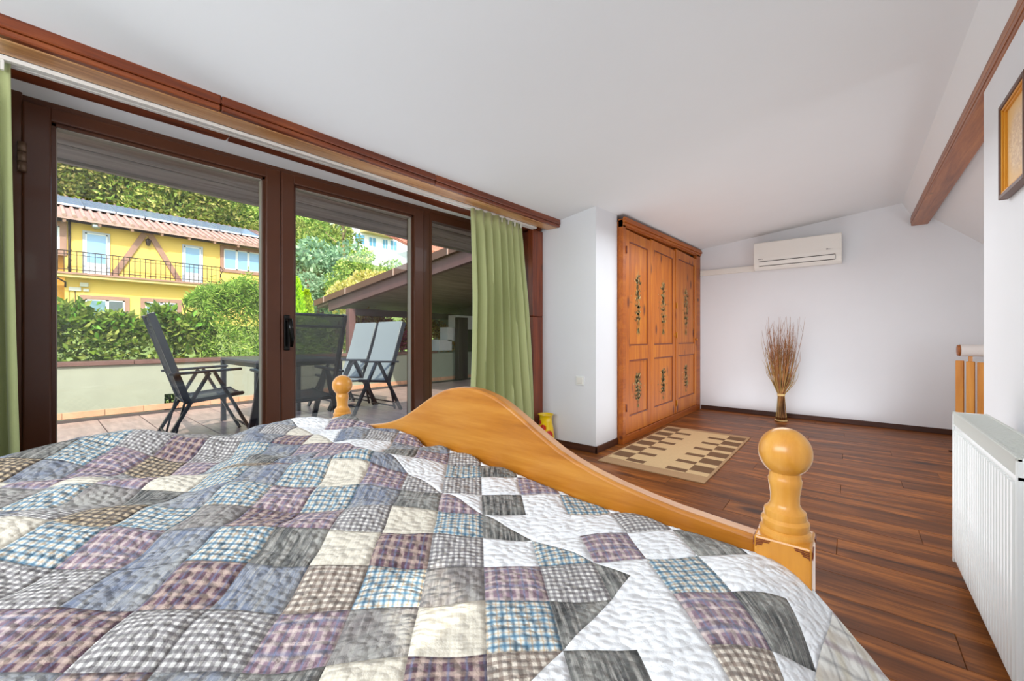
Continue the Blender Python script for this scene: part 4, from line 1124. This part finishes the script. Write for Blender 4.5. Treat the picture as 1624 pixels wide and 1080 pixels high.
def chair(x, y, rz, label, padded):
    """folding recliner, local +y is where the sitter looks"""
    t = thing('folding_chair', (x, y, -.006), label, 'chair', 'folding garden chairs on the terrace', rz)
    M_ = MT['chairmetal']; w = .275
    b0, b1 = Vector((0, -.17, .40)), Vector((0, -.43, 1.23))
    mb = MB()
    for sx in (-1, 1): mb.bar((sx * w, b0.y, b0.z), (sx * w, b1.y, b1.z), .028, .055, up=(0, 1, 0), bev=.004)
    for q in (.02, .86, .985):
        p = b0.lerp(b1, q); mb.tube([(-w, p.y, p.z), (w, p.y, p.z)], .012, 8)
    fr = mb.build('back_frame', M_, t, local=True)
    mat_ = MT['padgrey'] if padded else MT['sling']
    d = (b1 - b0).normalized(); nrm = Vector((0, d.z, -d.y))
    mb = MB(); n_ = 10; hw = w - (.0 if padded else .012); rows = []
    for k in range(n_ + 1):
        q = k / n_; p = b0.lerp(b1, q); bow = -.018 * math.sin(PI * q)
        if padded: bow += .03
        o_ = nrm * bow
        rows.append((p + o_, nrm * (.022 if padded else .004)))
    for (p, th), (p2, th2) in zip(rows, rows[1:]):
        mb.hexa([(-hw, p.y - th.y, p.z - th.z), (hw, p.y - th.y, p.z - th.z), (hw, p.y + th.y, p.z + th.z), (-hw, p.y + th.y, p.z + th.z),
                 (-hw, p2.y - th2.y, p2.z - th2.z), (hw, p2.y - th2.y, p2.z - th2.z), (hw, p2.y + th2.y, p2.z + th2.z), (-hw, p2.y + th2.y, p2.z + th2.z)])
    bmesh.ops.remove_doubles(mb.bm, verts=mb.bm.verts, dist=1e-4)
    mb.build('back_sling', mat_, t, local=True)
    mb = MB()
    for sx in (-1, 1): mb.bar((sx * w, -.20, .405), (sx * w, .27, .455), .024, .036, bev=.003)
    mb.tube([(-w, .27, .455), (-w * .5, .275, .44), (0, .278, .435), (w * .5, .275, .44), (w, .27, .455)], .012, 8); mb.tube([(-w, -.19, .405), (w, -.19, .405)], .011, 8)
    mb.build('seat_frame', M_, t, local=True)
    mb = MB(); mb.hexa([(-w + .012, -.18, .40), (w - .012, -.18, .40), (w - .012, .265, .447), (-w + .012, .265, .447), (-w + .012, -.18, .412), (w - .012, -.18, .412), (w - .012, .265, .459), (-w + .012, .265, .459)])
    mb.build('seat_sling', MT['padgrey'] if padded else MT['sling'], t, local=True)
    for sx in (-1, 1):
        MB().bar((sx * (w + .03), -.31, .675), (sx * (w + .03), .25, .70), .048, .024, bev=.006).build('armrest', M_, t, local=True)
        MB().bar((sx * (w + .022), -.01, .675), (sx * (w + .022), -.36, .004), .026, .05, up=(1, 0, 0)).build('leg', M_, t, local=True)
        MB().bar((sx * (w + .022), .03, .675), (sx * (w + .022), .36, .004), .026, .05, up=(1, 0, 0)).build('leg', M_, t, local=True)
        MB().bar((sx * (w - .004), -.19, .42), (sx * (w - .004), -.28, .02), .016, .03, up=(1, 0, 0)).build('prop', M_, t, local=True)
    for yy, zz in ((-.31, .10), (.30, .12), (-.27, .055)): MB().tube([(-w - .02, yy, zz), (w + .02, yy, zz)], .010, 8).build('stretcher', M_, t, local=True)
    return t
chair(-5.0, 1.13, -.07, 'black folding chair seen side-on at the near end of the terrace table', False)
chair(-4.18, 1.68, PI / 2, 'dark mesh folding chair with its back to the glass door', False)
chair(-5.14, 2.98, PI + .02, 'pale grey folding chair at the far end of the table, nearer the door', True)
chair(-5.84, 3.0, PI + .03, 'pale grey folding chair at the far end of the table, nearer the parapet', True)

# ================================================================== PLANTS
def leaf_cloud(pts, nrm, size, aspect=.45, droop=0.0, rs=0, jitter=.7):
    g = np.random.default_rng(rs); n = len(pts)
    d = nrm + g.normal(0, jitter, (n, 3)); d[:, 2] -= droop
    d /= np.linalg.norm(d, axis=1, keepdims=True) + 1e-9
    a = g.normal(0, 1, (n, 3)); s_ = np.cross(d, a); s_ /= np.linalg.norm(s_, axis=1, keepdims=True) + 1e-9
    up = np.cross(s_, d)
    L = size * g.uniform(.65, 1.25, (n, 1))
    base = pts - d * L * .2; mid = pts + d * L * .35; tip = pts + d * L * .85 - up * L * .08
    V_ = np.stack([base, mid + s_ * L * aspect * .5 + up * L * .08, tip, mid - s_ * L * aspect * .5 + up * L * .08], 1).reshape(-1, 3)
    i = np.arange(n)[:, None] * 4
    F_ = np.concatenate([i + [[0, 1, 2]], i + [[0, 2, 3]]], 1).reshape(-1, 3)
    return V_, F_
def np_mesh(name, V_, F_, mat):
    me = bpy.data.meshes.new(name); nf = len(F_)
    me.vertices.add(len(V_)); me.vertices.foreach_set('co', V_.astype(np.float32).ravel())
    me.loops.add(nf * 3); me.loops.foreach_set('vertex_index', F_.astype(np.int32).ravel())
    me.polygons.add(nf); me.polygons.foreach_set('loop_start', np.arange(nf, dtype=np.int32) * 3)
    me.update(calc_edges=True); me.validate(); me.materials.append(mat); return me
def crown_pts(n, rx, ry, rz, clumps, rs, crad=.38, lo=-.6):
    g = np.random.default_rng(rs)
    c = g.normal(0, 1, (clumps, 3)); c /= np.linalg.norm(c, axis=1, keepdims=True); c[:, 2] = np.maximum(c[:, 2], lo)
    c *= g.uniform(.35, .85, (clumps, 1))
    k = g.integers(0, clumps, n)
    o = g.normal(0, 1, (n, 3)); o /= np.linalg.norm(o, axis=1, keepdims=True)
    r_ = g.uniform(.75, 1.0, (n, 1)) * crad * g.uniform(.7, 1.2, (clumps, 1))[k]
    p = (c[k] + o * r_) * np.array([rx, ry, rz])
    return p, o
def put(name, me, parent, loc=(0, 0, 0)):
    o = bpy.data.objects.new(name, me); COL.objects.link(o); o.parent = parent; o.location = loc; return o

# laurel hedge just beyond the parapet: nearest leaves one by one, the rest as foliage
def hedge(name, x0, x1, y0, y1, z0, ztop, n, size, mat, label, rs, single=0, aspect=.45, droop=.25, cat='hedge'):
    g = np.random.default_rng(rs)
    cx, cy = (x0 + x1) / 2, (y0 + y1) / 2
    t = thing(name, (cx, cy, z0), label, cat)
    yy = g.uniform(y0, y1, n); top = np.array([ztop(v) for v in yy]) + g.normal(0, .05, n)
    q = g.random(n); face = g.random(n)
    xx = np.where(face < .45, x1 - np.abs(g.normal(0, .10, n)), g.uniform(x0, x1, n)); 
    zz = np.where(face < .45, z0 + (top - z0) * g.random(n) ** .6, top - np.abs(g.normal(0, .16, n)))
    lump = .10 * np.sin(yy * 5.1 + zz * 4) + .07 * np.sin(yy * 11 + zz * 9)
    xx = xx + np.where(face < .45, lump, 0); zz = zz + np.where(face >= .45, .6 * lump, 0)
    nr_ = np.stack([np.where(face < .45, 1.0, .3), g.normal(0, .4, n), np.where(face < .45, .5, 1.0)], 1)
    P_ = np.stack([xx - cx, yy - cy, zz - z0], 1)
    if single:
        near = np.argsort(-(xx + .5 * zz) + g.normal(0, .15, n))[:single]
        vis = near
        msk = np.ones(n, bool); msk[vis] = False
        srcs = []
        for s_ in range(3):
            V_, F_ = leaf_cloud(np.zeros((1, 3)), np.array([[1., 0, 0]]), size * 1.1, aspect, 0, s_, 0.0)
            srcs.append(np_mesh('leaf', V_, F_, mat))
        for k in vis:
            o = put('leaf', srcs[k % 3], t, P_[k]); d = Vector(nr_[k] + g.normal(0, .6, 3) - np.array([0, 0, droop]))
            o.rotation_euler = d.to_track_quat('X', 'Z').to_euler()
        P_, nr_ = P_[msk], nr_[msk]
    V_, F_ = leaf_cloud(P_, nr_, size, aspect, droop, rs)
    o = put('foliage', np_mesh('foliage', V_, F_, mat), t); tag(o, kind='stuff')
    # branches and a leafy dark core
    mb = MB(); rr = random.Random(rs)
    for k in range(int((y1 - y0) * 3)):
        y_ = rr.uniform(y0, y1) - cy; x_ = rr.uniform(-.2, .2)
        mb.tube([(x_, y_, 0), (x_ + rr.uniform(-.1, .1), y_ + rr.uniform(-.15, .15), (ztop(y_ + cy) - z0) * .55), (x_ + rr.uniform(-.25, .25), y_ + rr.uniform(-.3, .3), (ztop(y_ + cy) - z0) * .92)], [.03, .02, .008], 5)
    mb.build('branches', MT['bark'], t, local=True)
    return t
GZ = -1.6
hedge('laurel_hedge', -9.0, -8.0, -1.2, 1.95, GZ + .4, lambda y: 1.33 + .07 * math.sin(y * 6) + .05 * math.sin(y * 15 + 1), 15000, .115, MT['leaf_laurel'], 'glossy broad-leaved hedge behind the terrace parapet, beside the feathery shrub', 3, single=260)
hedge('feathery_shrub', -9.1, -7.95, 1.75, 3.9, GZ + .4, lambda y: 1.62 + .3 * math.sin((y - 1.6) * 2.3) + .06 * math.sin(y * 11), 26000, .11, MT['leaf_bamboo'], 'light green feathery shrub with narrow drooping leaves behind the parapet', 5, aspect=.16, droop=.9, cat='shrub')
hedge('autumn_hedge', -9.3, -8.3, 4.5, 7.5, GZ + .4, lambda y: 1.42 + .12 * math.sin(y * 4), 7000, .09, MT['leaf_red'], 'brownish autumn hedge behind the parapet under the canopy', 6)
hedge('crimson_shrub', -8.7, -8.1, 5.35, 6.4, GZ + .4, lambda y: 1.0 + .08 * math.sin(y * 7), 2200, .09, MT['leaf_crimson'], 'crimson shrub in front of the brown hedge under the canopy', 8, cat='shrub')
hedge('low_green_shrub', -8.75, -8.15, 4.35, 5.3, GZ + .4, lambda y: 1.12 + .08 * math.sin(y * 7), 2600, .09, MT['leaf_laurel'], 'green shrub behind the canopy post, in front of the brown hedge', 9, cat='shrub')
# thuja
def thuja(x, y, z0, h, rad_, label, rs):
    t = thing('thuja', (x, y, z0), label, 'conifer'); g = np.random.default_rng(rs); n = 5200
    q = g.random(n) ** .8; a = g.uniform(0, 2 * PI, n); r_ = rad_ * np.minimum(1, 1.9 * (1 - q) ** .75) * g.uniform(.8, 1.06, n)
    P_ = np.stack([r_ * np.cos(a), r_ * np.sin(a), q * h], 1); nr_ = np.stack([np.cos(a) * .5, np.sin(a) * .5, np.full(n, 1.2)], 1)
    V_, F_ = leaf_cloud(P_, nr_, .12, .5, 0, rs, .35)
    tag(put('foliage', np_mesh('foliage', V_, F_, MT['leaf_thuja']), t), kind='stuff')
    MB().tube([(0, 0, 0), (0, 0, h * .8)], [.06, .02], 6).build('trunk', MT['bark'], t, local=True)
thuja(-11.0, 4.42, -1.2, 3.72, .30, 'bright yellow-green conical thuja, taller of the pair', 1)
thuja(-11.3, 4.80, -1.2, 3.45, .30, 'bright yellow-green conical thuja, shorter of the pair', 2)

# terrain
def terr(x, y):
    d = -x
    z = lerp_tab(d, [(7.6, -1.7), (12, -1.2), (18, -.1), (24, .9), (32, 4.0), (60, 12.6), (80, 21.0), (130, 40.0)])
    return z + .5 * math.sin(x * .3 + y * .21) * min(1, max(0, (d - 26) / 10))
V_, F_ = [], []
xs = [-7.66 - .9 * k * (1 + k * .028) for k in range(41)]; ys = [-40 + 3 * k for k in range(52)]
for x in xs:
    for y in ys: V_.append((x, y, terr(x, y)))
ny_ = len(ys)
for i in range(len(xs) - 1):
    for j in range(ny_ - 1):
        a = i * ny_ + j; F_.append((a, a + 1, a + ny_ + 1, a + ny_))
tag(raw('terrain', V_, F_, MT['hill'], smooth=True), kind=ST)
tag(MB().box(-7.75, 8, -14, 12, -3.2, -3.0).build('ground', MT['hill']), kind=ST)

# tree prototypes share their crowns
def crown_me(nm, n, rx, ry, rz, clumps, size, mat, rs, asp=.5, droop=.1, crad=.38):
    P_, nr_ = crown_pts(n, rx, ry, rz, clumps, rs, crad); V_, F_ = leaf_cloud(P_, nr_, size, asp, droop, rs); return np_mesh(nm, V_, F_, mat)
CR = [crown_me('crown', 11500, 2.7, 2.7, 2.4, 26, .27, MT['leaf_tree'], 21), crown_me('crown', 11500, 2.5, 2.8, 3.0, 30, .26, MT['leaf_tree'], 22), crown_me('crown', 10500, 2.4, 2.4, 1.9, 22, .26, MT['leaf_tree2'], 23)]
mb = MB(); mb.tube([(0, 0, -1.5), (.1, 0, 1.5), (0, .1, 3.2), (.1, .1, 4.6)], [.22, .18, .13, .05], 8)
for a in range(5): mb.tube([(0, .1, 2.2 + a * .35), (1.1 * math.cos(a * 1.9), 1.1 * math.sin(a * 1.9), 3.6 + a * .3)], [.08, .03], 6)
trunk0 = mb.build('trunk', MT['bark'], None, local=True); TRUNK = trunk0.data; bpy.data.objects.remove(trunk0)
TL = ['round-crowned golden green tree on the wooded hillside above the yellow house', 'tall dense olive green tree on the wooded hillside above the yellow house', 'low bright green leafy tree on the wooded hillside above the yellow house']
def tree(x, y, sc, k, rz, label=None, group='trees on the wooded hillside'):
    t = thing('hill_tree', (x, y, terr(x, y)), label or TL[k], 'tree', group, rz); t.scale = (sc,) * 3
    tag(put('crown', CR[k], t, (0, 0, 3.9)), kind='stuff'); put('trunk', TRUNK, t)
rr = random.Random(4)
ORD = ['first', 'second', 'third', 'fourth', 'fifth', 'sixth', 'seventh', 'eighth', 'ninth', 'tenth']
KIND = ['round golden green tree', 'tall olive green tree', 'low bright green tree']
ROW = ['in the row just behind the yellow roof', 'in the second row up the wooded hill', 'in the third row up the wooded hill', 'in the fourth row up the wooded hill', 'in the fifth row up the wooded hill', 'in the top row of the wooded hill']
for ri, (d, n_) in enumerate(((39.5, 6), (44, 6), (50, 7), (57, 7), (66, 8), (76, 9))):
    cnt = [0, 0, 0]
    for k in range(n_):
        ratio = -.03 + .40 * (k + rr.uniform(.2, .8)) / n_
        if d > 55 and ratio > .36: continue
        x = -d + rr.uniform(-2.5, 2.5); q = rr.choice((0, 1, 0, 2))
        tree(x, ratio * d, rr.uniform(.95, 1.3), q, rr.uniform(0, 6), ORD[cnt[q]] + ' ' + KIND[q] + ' from the left ' + ROW[ri]); cnt[q] += 1
for x, y, sc, k, lb in ((-44, 18.5, .85, 2, 'bright green tree between the wooded hill and the white house, nearest the yellow house'), (-52, 21.5, 1.0, 1, 'tall olive green tree between the wooded hill and the white house'),
                    (-58, 24.5, 1.1, 0, 'golden green tree between the wooded hill and the white house'), (-66, 29, 1.1, 1, 'tall olive green tree closest to the white house gable'),
                    (-47, 19, .8, 1, 'smaller olive green tree below the golden one beside the white house'), (-40, 16.3, .7, 2, 'small bright green tree above the shed roof')):
    tree(x, y, sc, k, sc * 5, lb)

# garden bushes between the yellow house and the canopy
BM = {m: crown_me('foliage', 2400, 1, 1, .95, 16, .17, MT[m], 40 + i, .5, .1, .42) for i, m in enumerate(('leaf_tree2', 'leaf_olive', 'leaf_pink', 'leaf_laurel', 'leaf_tree'))}
def bush(x, y, z, r_, m, label, h=1.0):
    t = thing('garden_bush', (x, y, z - .7 * r_ * h), label, 'bush'); t.scale = (r_, r_, r_ * h)
    tag(put('foliage', BM[m], t, (0, 0, .7)), kind='stuff')
    o = MB().tube([(0, 0, -.3), (.05, 0, .8)], [.07, .03], 6).build('stem', MT['bark'], t, local=True)
bush(-24, 11.4, 5.2, 2.1, 'leaf_olive', 'tall silvery grey-green bush beside the yellow house gable')
bush(-21, 9.5, 3.3, 1.3, 'leaf_olive', 'smaller silvery bush in front of the tall grey-green one')
bush(-20, 10.1, 3.7, 1.0, 'leaf_tree2', 'yellow-green rounded bush in the middle of the garden slope')
bush(-22, 12.0, 4.9, 1.0, 'leaf_tree', 'dark green bush on the slope under the white house')
bush(-18, 9.6, 2.9, 1.1, 'leaf_pink', 'pale golden bush just behind the canopy roof edge')
bush(-19, 11.1, 3.6, 1.2, 'leaf_pink', 'second pale golden bush, farther along the canopy roof edge')
bush(-24, 15.2, 4.9, 1.2, 'leaf_tree2', 'light green bush above the canopy roof, below the white house')
bush(-27, 18.0, 5.9, 1.1, 'leaf_tree2', 'yellowish bush above the canopy roof, close to the white house wall')
bush(-30, 17.0, 7.3, 1.0, 'leaf_tree', 'dark shrub in front of the white house windows')
bush(-16, 7.35, .6, .55, 'leaf_olive', 'low blue-green bush behind the thuja pair')
bush(-15, 7.7, .9, .45, 'leaf_tree2', 'small bright green bush on the garden path')
bush(-13.5, 6.3, -.2, .75, 'leaf_olive', 'grey-green ground bush in front of the canopy post')
bush(-40, 19.5, 11.2, 2.4, 'leaf_tree2', 'broad light green bush on the slope just below the white house gable')
bush(-34, 15.0, 8.6, 2.2, 'leaf_tree2', 'large fresh green bush above the tall silvery bush')
bush(-28, 13.3, 6.7, 1.3, 'leaf_laurel', 'small dark green bush between the silvery bush and the white house')
# slender sparse tree in front of the white house
t = thing('slender_tree', (-30, 15.3, terr(-30, 15.3)), 'slender sparse tree with pale trunk before the white house', 'tree')
mb = MB(); mb.tube([(0, 0, 0), (.1, .1, 3), (0, .2, 6.0), (.1, .2, 9.2)], [.16, .12, .09, .03], 6)
for k in range(9): mb.tube([(0, .15, 3.5 + k * .55), (math.cos(k * 2.1) * 1.1, math.sin(k * 2.1) * 1.1, 4.6 + k * .55)], [.06, .02], 5)
mb.build('trunk', plain('pale_bark', (150, 132, 96), .9, var=.2), t, local=True)
P_, nr_ = crown_pts(620, 1.25, 1.25, 3.0, 22, 77, .2, -1); V_, F_ = leaf_cloud(P_, nr_, .24, .5, .3, 77)
tag(put('foliage', np_mesh('foliage', V_, F_, MT['leaf_tree']), t, (0, .2, 6.8)), kind='stuff')
# pot and garden bench
pt = thing('plant_pot', (-15.5, 7.35, .62), 'dark blue plant pot on the garden slope behind the thuja', 'plant pot')
MB().lathe([(0, 0), (.17, 0), (.24, .42), (.26, .42), (.26, .46), (.22, .46), (.2, .4), (0, .38)], 0, 0, 16).build('pot', MT['potblue'], pt, local=True)
gb = thing('garden_bench', (-15.2, 8.0, .55), 'small weathered wooden stand on the garden slope beside the blue pot', 'bench')
MB().box(-.5, .5, -.5, .5, .72, .80).build('top_board', MT['trimbrown'], gb, local=True); MB().box(-.4, .4, -.5, .5, .25, .30).build('shelf_board', MT['trimbrown'], gb, local=True)
for sx in (-1, 1):
    for sy in (-1, 1): MB().box(sx * .4 - .04, sx * .4 + .04, sy * .42 - .04, sy * .42 + .04, -.6, .72).build('leg', MT['trimbrown'], gb, local=True)

# ================================================================== YELLOW HOUSE
HX = -26.0
yh = thing('yellow_house', (HX - 3, 5, .9), 'yellow house with balcony, brown braces and solar panels opposite the terrace', 'house')
mb = MB(); mb.box(-34, HX, .94, 10.35, -1, 6.05); mb.build('wall', MT['render_y'], yh)
MB().box(-34, HX - .5, -6, .94, -1, 6.05).build('side_wall', MT['render_shade'], yh)
# roof
EX, EZ, PITCH = HX + .75, 6.02, .36
def rz_(x): return EZ + (EX - x) * PITCH
mb = MB(); mb.hexa([(EX, -6.5, EZ), (EX, 10.8, EZ), (-31.5, 10.8, rz_(-31.5)), (-31.5, -6.5, rz_(-31.5)), (EX, -6.5, EZ + .12), (EX, 10.8, EZ + .12), (-31.5, 10.8, rz_(-31.5) + .12), (-31.5, -6.5, rz_(-31.5) + .12)])
mb.hexa([(-31.5, -6.5, rz_(-31.5)), (-31.5, 10.8, rz_(-31.5)), (-36, 10.8, 6.2), (-36, -6.5, 6.2), (-31.5, -6.5, rz_(-31.5) + .12), (-31.5, 10.8, rz_(-31.5) + .12), (-36, 10.8, 6.32), (-36, -6.5, 6.32)])
mb.build('roof', MT['rooftile'], yh)
rb = MB()
for k in range(57):
    y0 = -6.3 + k * .30
    rb.tube([(EX + .03, y0, EZ + .14), (-31.4, y0, rz_(-31.4) + .14)], .075, 6)
o = rb.build('roof_tiles', MT['rooftile'], yh); tag(o, kind='stuff')
for k in range(11):
    y0 = -2.6 + k * 1.06; x0, x1 = -27.55, -30.2
    def sp(x, y, dz): return (x, y, rz_(x) + dz)
    mb = MB(); mb.hexa([sp(x0, y0, .24), sp(x0, y0 + 1.0, .24), sp(x1, y0 + 1.0, .24), sp(x1, y0, .24), sp(x0, y0, .30), sp(x0, y0 + 1.0, .30), sp(x1, y0 + 1.0, .30), sp(x1, y0, .30)])
    pnl = mb.build('solar_panel', MT['solar'], yh)
    mb = MB(); mb.bar(sp(x0 + .02, y0, .28), sp(x0 + .02, y0 + 1.0, .28), .05, .09); mb.bar(sp(x0, y0 + 1.02, .28), sp(x1, y0 + 1.02, .28), .04, .08); mb.build('panel_rim', MT['alu'], pnl)
for k in range(16):
    y0 = -5.4 + k * 1.05
    MB().bar((EX - .05, y0, EZ - .07), (HX - .05, y0, EZ + .2), .10, .13).build('rafter_end', MT['trimbrown'], yh)
def hwin(nm, y0, y1, z0, z1, surround, sw_=.14, glass=MT['bluewin'], frame=MT['winwhite'], divs=(), x=HX):
    mb = MB(); e = sw_
    mb.box(x, x + .06, y0, y0 + e, z0, z1); mb.box(x, x + .06, y1 - e, y1, z0, z1); mb.box(x, x + .06, y0 + e, y1 - e, z1 - e, z1)
    if nm != 'balcony_door': mb.box(x, x + .08, y0 + e, y1 - e, z0, z0 + e)
    w_ = mb.build(nm, surround, yh)
    a, b, c0, c1 = y0 + e, y1 - e, z0 + (e if nm != 'balcony_door' else 0), z1 - e
    mb = MB(); f = .055
    for q in ((a, a + f, c0, c1), (b - f, b, c0, c1), (a, b, c1 - f, c1), (a, b, c0, c0 + f)): mb.box(x, x + .035, *q)
    for dv in divs: mb.box(x, x + .035, a + (b - a) * dv - f, a + (b - a) * dv + f, c0, c1)
    mb.build('frame', frame, w_)
    cuts = [0] + list(divs) + [1]
    for u0, u1 in zip(cuts, cuts[1:]):
        MB().box(x, x + .015, a + (b - a) * u0 + f * .8, a + (b - a) * u1 - f * .8, c0 + f, c1 - f).build('pane', glass, w_)
    return w_
for y0, y1 in ((1.46, 2.33), (4.93, 5.78)):
    w_ = hwin('balcony_door', y0, y1, 3.84, 5.76, MT['winblue'], .08)
    MB().box(HX, HX + .04, y0 + .14, y1 - .14, 3.86, 4.35).build('door_panel', MT['winwhite'], w_)
hwin('window', 6.54, 9.2, 4.58, 6.0, MT['trimbrown'], .16, divs=(.26, .5, .75))
hwin('window', .10, .99, 4.55, 6.0, MT['trimbrown'], .2, x=HX + .001)
w_ = hwin('window', 1.37, 2.98, 1.3, 2.90, MT['trimbrown'], .17, glass=MT['windark'], divs=(.55,))
MB().box(HX + .015, HX + .03, 1.62, 2.2, 1.5, 2.68).build('drape', MT['drape'], w_)
w_ = hwin('window', 3.36, 4.9, 1.3, 2.92, MT['trimbrown'], .17, glass=MT['windark'], divs=(.5,))
MB().box(HX + .015, HX + .03, 3.58, 4.05, 1.5, 2.70).build('drape', MT['drape'], w_)
# braces
for ya, yb in ((3.50, 2.42), (3.70, 4.83)):
    MB().bar((HX + .05, ya, 6.0), (HX + .05, yb, 3.84), .1, .22, up=(0, 1, 0)).build('brace', MT['trimbrown'], yh)
lm = MB(); lm.box(HX, HX + .05, 3.58, 3.66, 5.62, 5.70); lm.lathe([(0, 5.42), (.06, 5.44), (.1, 5.6), (.09, 5.66), (.13, 5.68), (.02, 5.78), (0, 5.8)], HX + .16, 3.62, 8, False); lm.bar((HX + .03, 3.62, 5.72), (HX + .16, 3.62, 5.78), .03, .03)
lm.build('wall_lantern', MT['iron'], yh)
sp_ = MB(); sp_.box(HX + .25, HX + .55, 1.72, 1.98, 6.0 - .12, 6.0 + .08, bev=.02); sp_.bar((HX, 1.85, 5.9), (HX + .3, 1.85, 5.98), .05, .05); sp_.build('floodlight', MT['alu'], yh)
# balcony
bal = MB(); bal.box(HX, HX + .62, .2, 6.43, 3.60, 3.72); bal.build('balcony_slab', MT['slab'], yh)
MB().box(HX + .0, HX + .68, .15, 6.45, 3.72, 3.80).build('balcony_edge', MT['trimbrown'], yh)
rl_ = MB(); bx = HX + .60
rl_.tube([(bx, .25, 4.70), (bx, 6.42, 4.70)], .022, 6); rl_.tube([(bx, .25, 3.92), (bx, 6.42, 3.92)], .016, 6); rl_.tube([(bx, .25, 4.55), (bx, 6.42, 4.55)], .012, 6)
rl_.tube([(bx, 6.42, 4.75), (bx + .1, 6.5, 4.55), (bx, 6.40, 4.3), (bx - .05, 6.46, 4.1), (bx + .12, 6.55, 3.95)], .022, 6)
rl_.tube([(bx, 1.1, 4.75), (bx + .1, 1.0, 4.55), (bx, 1.1, 4.3), (bx + .1, 1.0, 3.95)], .022, 6)
rail_o = rl_.build('balcony_rail', MT['iron'], yh)
bsrc = None
for k in range(34):
    y0 = .35 + k * .183
    if bsrc is None:
        bsrc = MB().tube([(bx, 0, 3.80), (bx, 0, 4.70)], .013, 5).build('baluster', MT['iron'], rail_o); o = bsrc
    else: o = link_copy(bsrc, rail_o)
    o.location = (0, y0, 0)
mb = MB(); mb.tube([(HX + .06, 1.07, 6.1), (HX + .06, 1.07, 3.85)], .04, 8); mb.tube([(HX + .3, .2, 3.58), (HX + .3, .75, 3.52), (HX + .15, .95, 3.4), (HX + .06, .95, 3.2)], .035, 8); mb.build('drainpipe', MT['iron'], yh)
mb = MB(); mb.box(HX, HX + .1, 1.05, 1.42, 3.06, 3.22, bev=.01); mb.box(HX, HX + .1, 1.48, 1.66, 3.06, 3.18, bev=.01); mb.box(HX, HX + .16, 1.38, 1.64, 3.26, 3.44, bev=.01); mb.build('cable_box', MT['concrete'], yh)
mb = MB(); mb.tube([(HX + .03, 1.06, 3.06), (HX + .03, 1.06, 1.2)], .012, 5); mb.tube([(HX + .03, 1.24, 3.06), (HX + .03, 1.24, 1.2)], .012, 5); mb.build('cable', MT['iron'], yh)

# small tiled-roof outbuilding right of the yellow house
ob = thing('garden_shed', (-23.5, 11.2, 1.5), 'small dark shed with terracotta roof beside the yellow house', 'shed')
mb = MB(); mb.box(-24.6, -22.6, 9.6, 10.55, 0, 3.75); mb.build('wall', MT['timber_d'], ob)
mb = MB(); mb.hexa([(-22.3, 9.3, 3.75), (-22.3, 10.75, 3.75), (-24.7, 10.75, 4.4), (-24.7, 9.3, 4.4), (-22.3, 9.3, 3.85), (-22.3, 10.75, 3.85), (-24.7, 10.75, 4.5), (-24.7, 9.3, 4.5)]); mb.build('roof', MT['rooftile_r'], ob)

# white house on the hill
wh = thing('white_house', (-62, 37, 13), 'white house with blue-framed windows high on the hill', 'house')
MB().box(-70, -60, 31.2, 46, 9, 21).build('wall', MT['whitewall'], wh)
for y0, z0, y1, z1 in ((32.7, 15.9, 34.6, 17.6), (35.2, 15.9, 36.6, 17.5), (37.7, 15.9, 38.8, 17.6), (39.2, 15.9, 40.6, 17.7)):
    mb = MB(); mb.box(-60, -59.9, y0, y1, z0, z1); w_ = mb.build('window', MT['winwhite'], wh)
    ym = (y0 + y1) / 2
    for a, b in ((y0 + .12, ym - .06), (ym + .06, y1 - .12)): MB().box(-59.9, -59.86, a, b, z0 + .12, z1 - .12).build('pane', plain('teal_window_glass', (92, 150, 180), .15), w_)
for y0 in (35.4, 38.6): MB().box(-60, -59.92, y0, y0 + .7, 18.75, 19.4).build('window', MT['concrete'], wh)
mb = MB(); mb.hexa([(-60, 33.7, 17.9), (-58.6, 34.3, 17.9), (-58.6, 39.4, 17.9), (-60, 39.9, 17.9), (-60, 33.7, 18.3), (-58.6, 34.3, 18.1), (-58.6, 39.4, 18.1), (-60, 39.9, 18.3)]); mb.build('canopy_ledge', MT['slab'], wh)
mb = MB(); mb.hexa([(-59, 30.8, 21), (-59, 46.5, 21), (-71, 46.5, 23), (-71, 30.8, 23), (-59, 30.8, 21.3), (-59, 46.5, 21.3), (-71, 46.5, 23.3), (-71, 30.8, 23.3)]); mb.build('roof', MT['rooftile_r'], wh)

# house with a terracotta roof farther along the slope
rh = thing('red_roofed_house', (-42, 33, 6), 'pale house with a terracotta roof beyond the canopy roof, far along the slope', 'house')
MB().box(-46, -40, 29.5, 38, 4, 11.6).build('wall', MT['whitewall'], rh)
mb = MB(); mb.hexa([(-39.3, 29, 11.4), (-39.3, 38.5, 11.4), (-46.5, 38.5, 14.6), (-46.5, 29, 14.6), (-39.3, 29, 11.6), (-39.3, 38.5, 11.6), (-46.5, 38.5, 14.8), (-46.5, 29, 14.8)]); mb.build('roof', MT['rooftile_r'], rh)
mb = MB()
for k in range(26): mb.tube([(-39.25, 29.2 + k * .36, 11.66), (-46.4, 29.2 + k * .36, 14.84)], .09, 6)
tag(mb.build('roof_tiles', MT['rooftile_r'], rh), kind='stuff')
for k in range(3): MB().box(-40, -39.93, 30.6 + k * 2.5, 31.8 + k * 2.5, 8.6, 10.2).build('window', MT['windark'], rh)
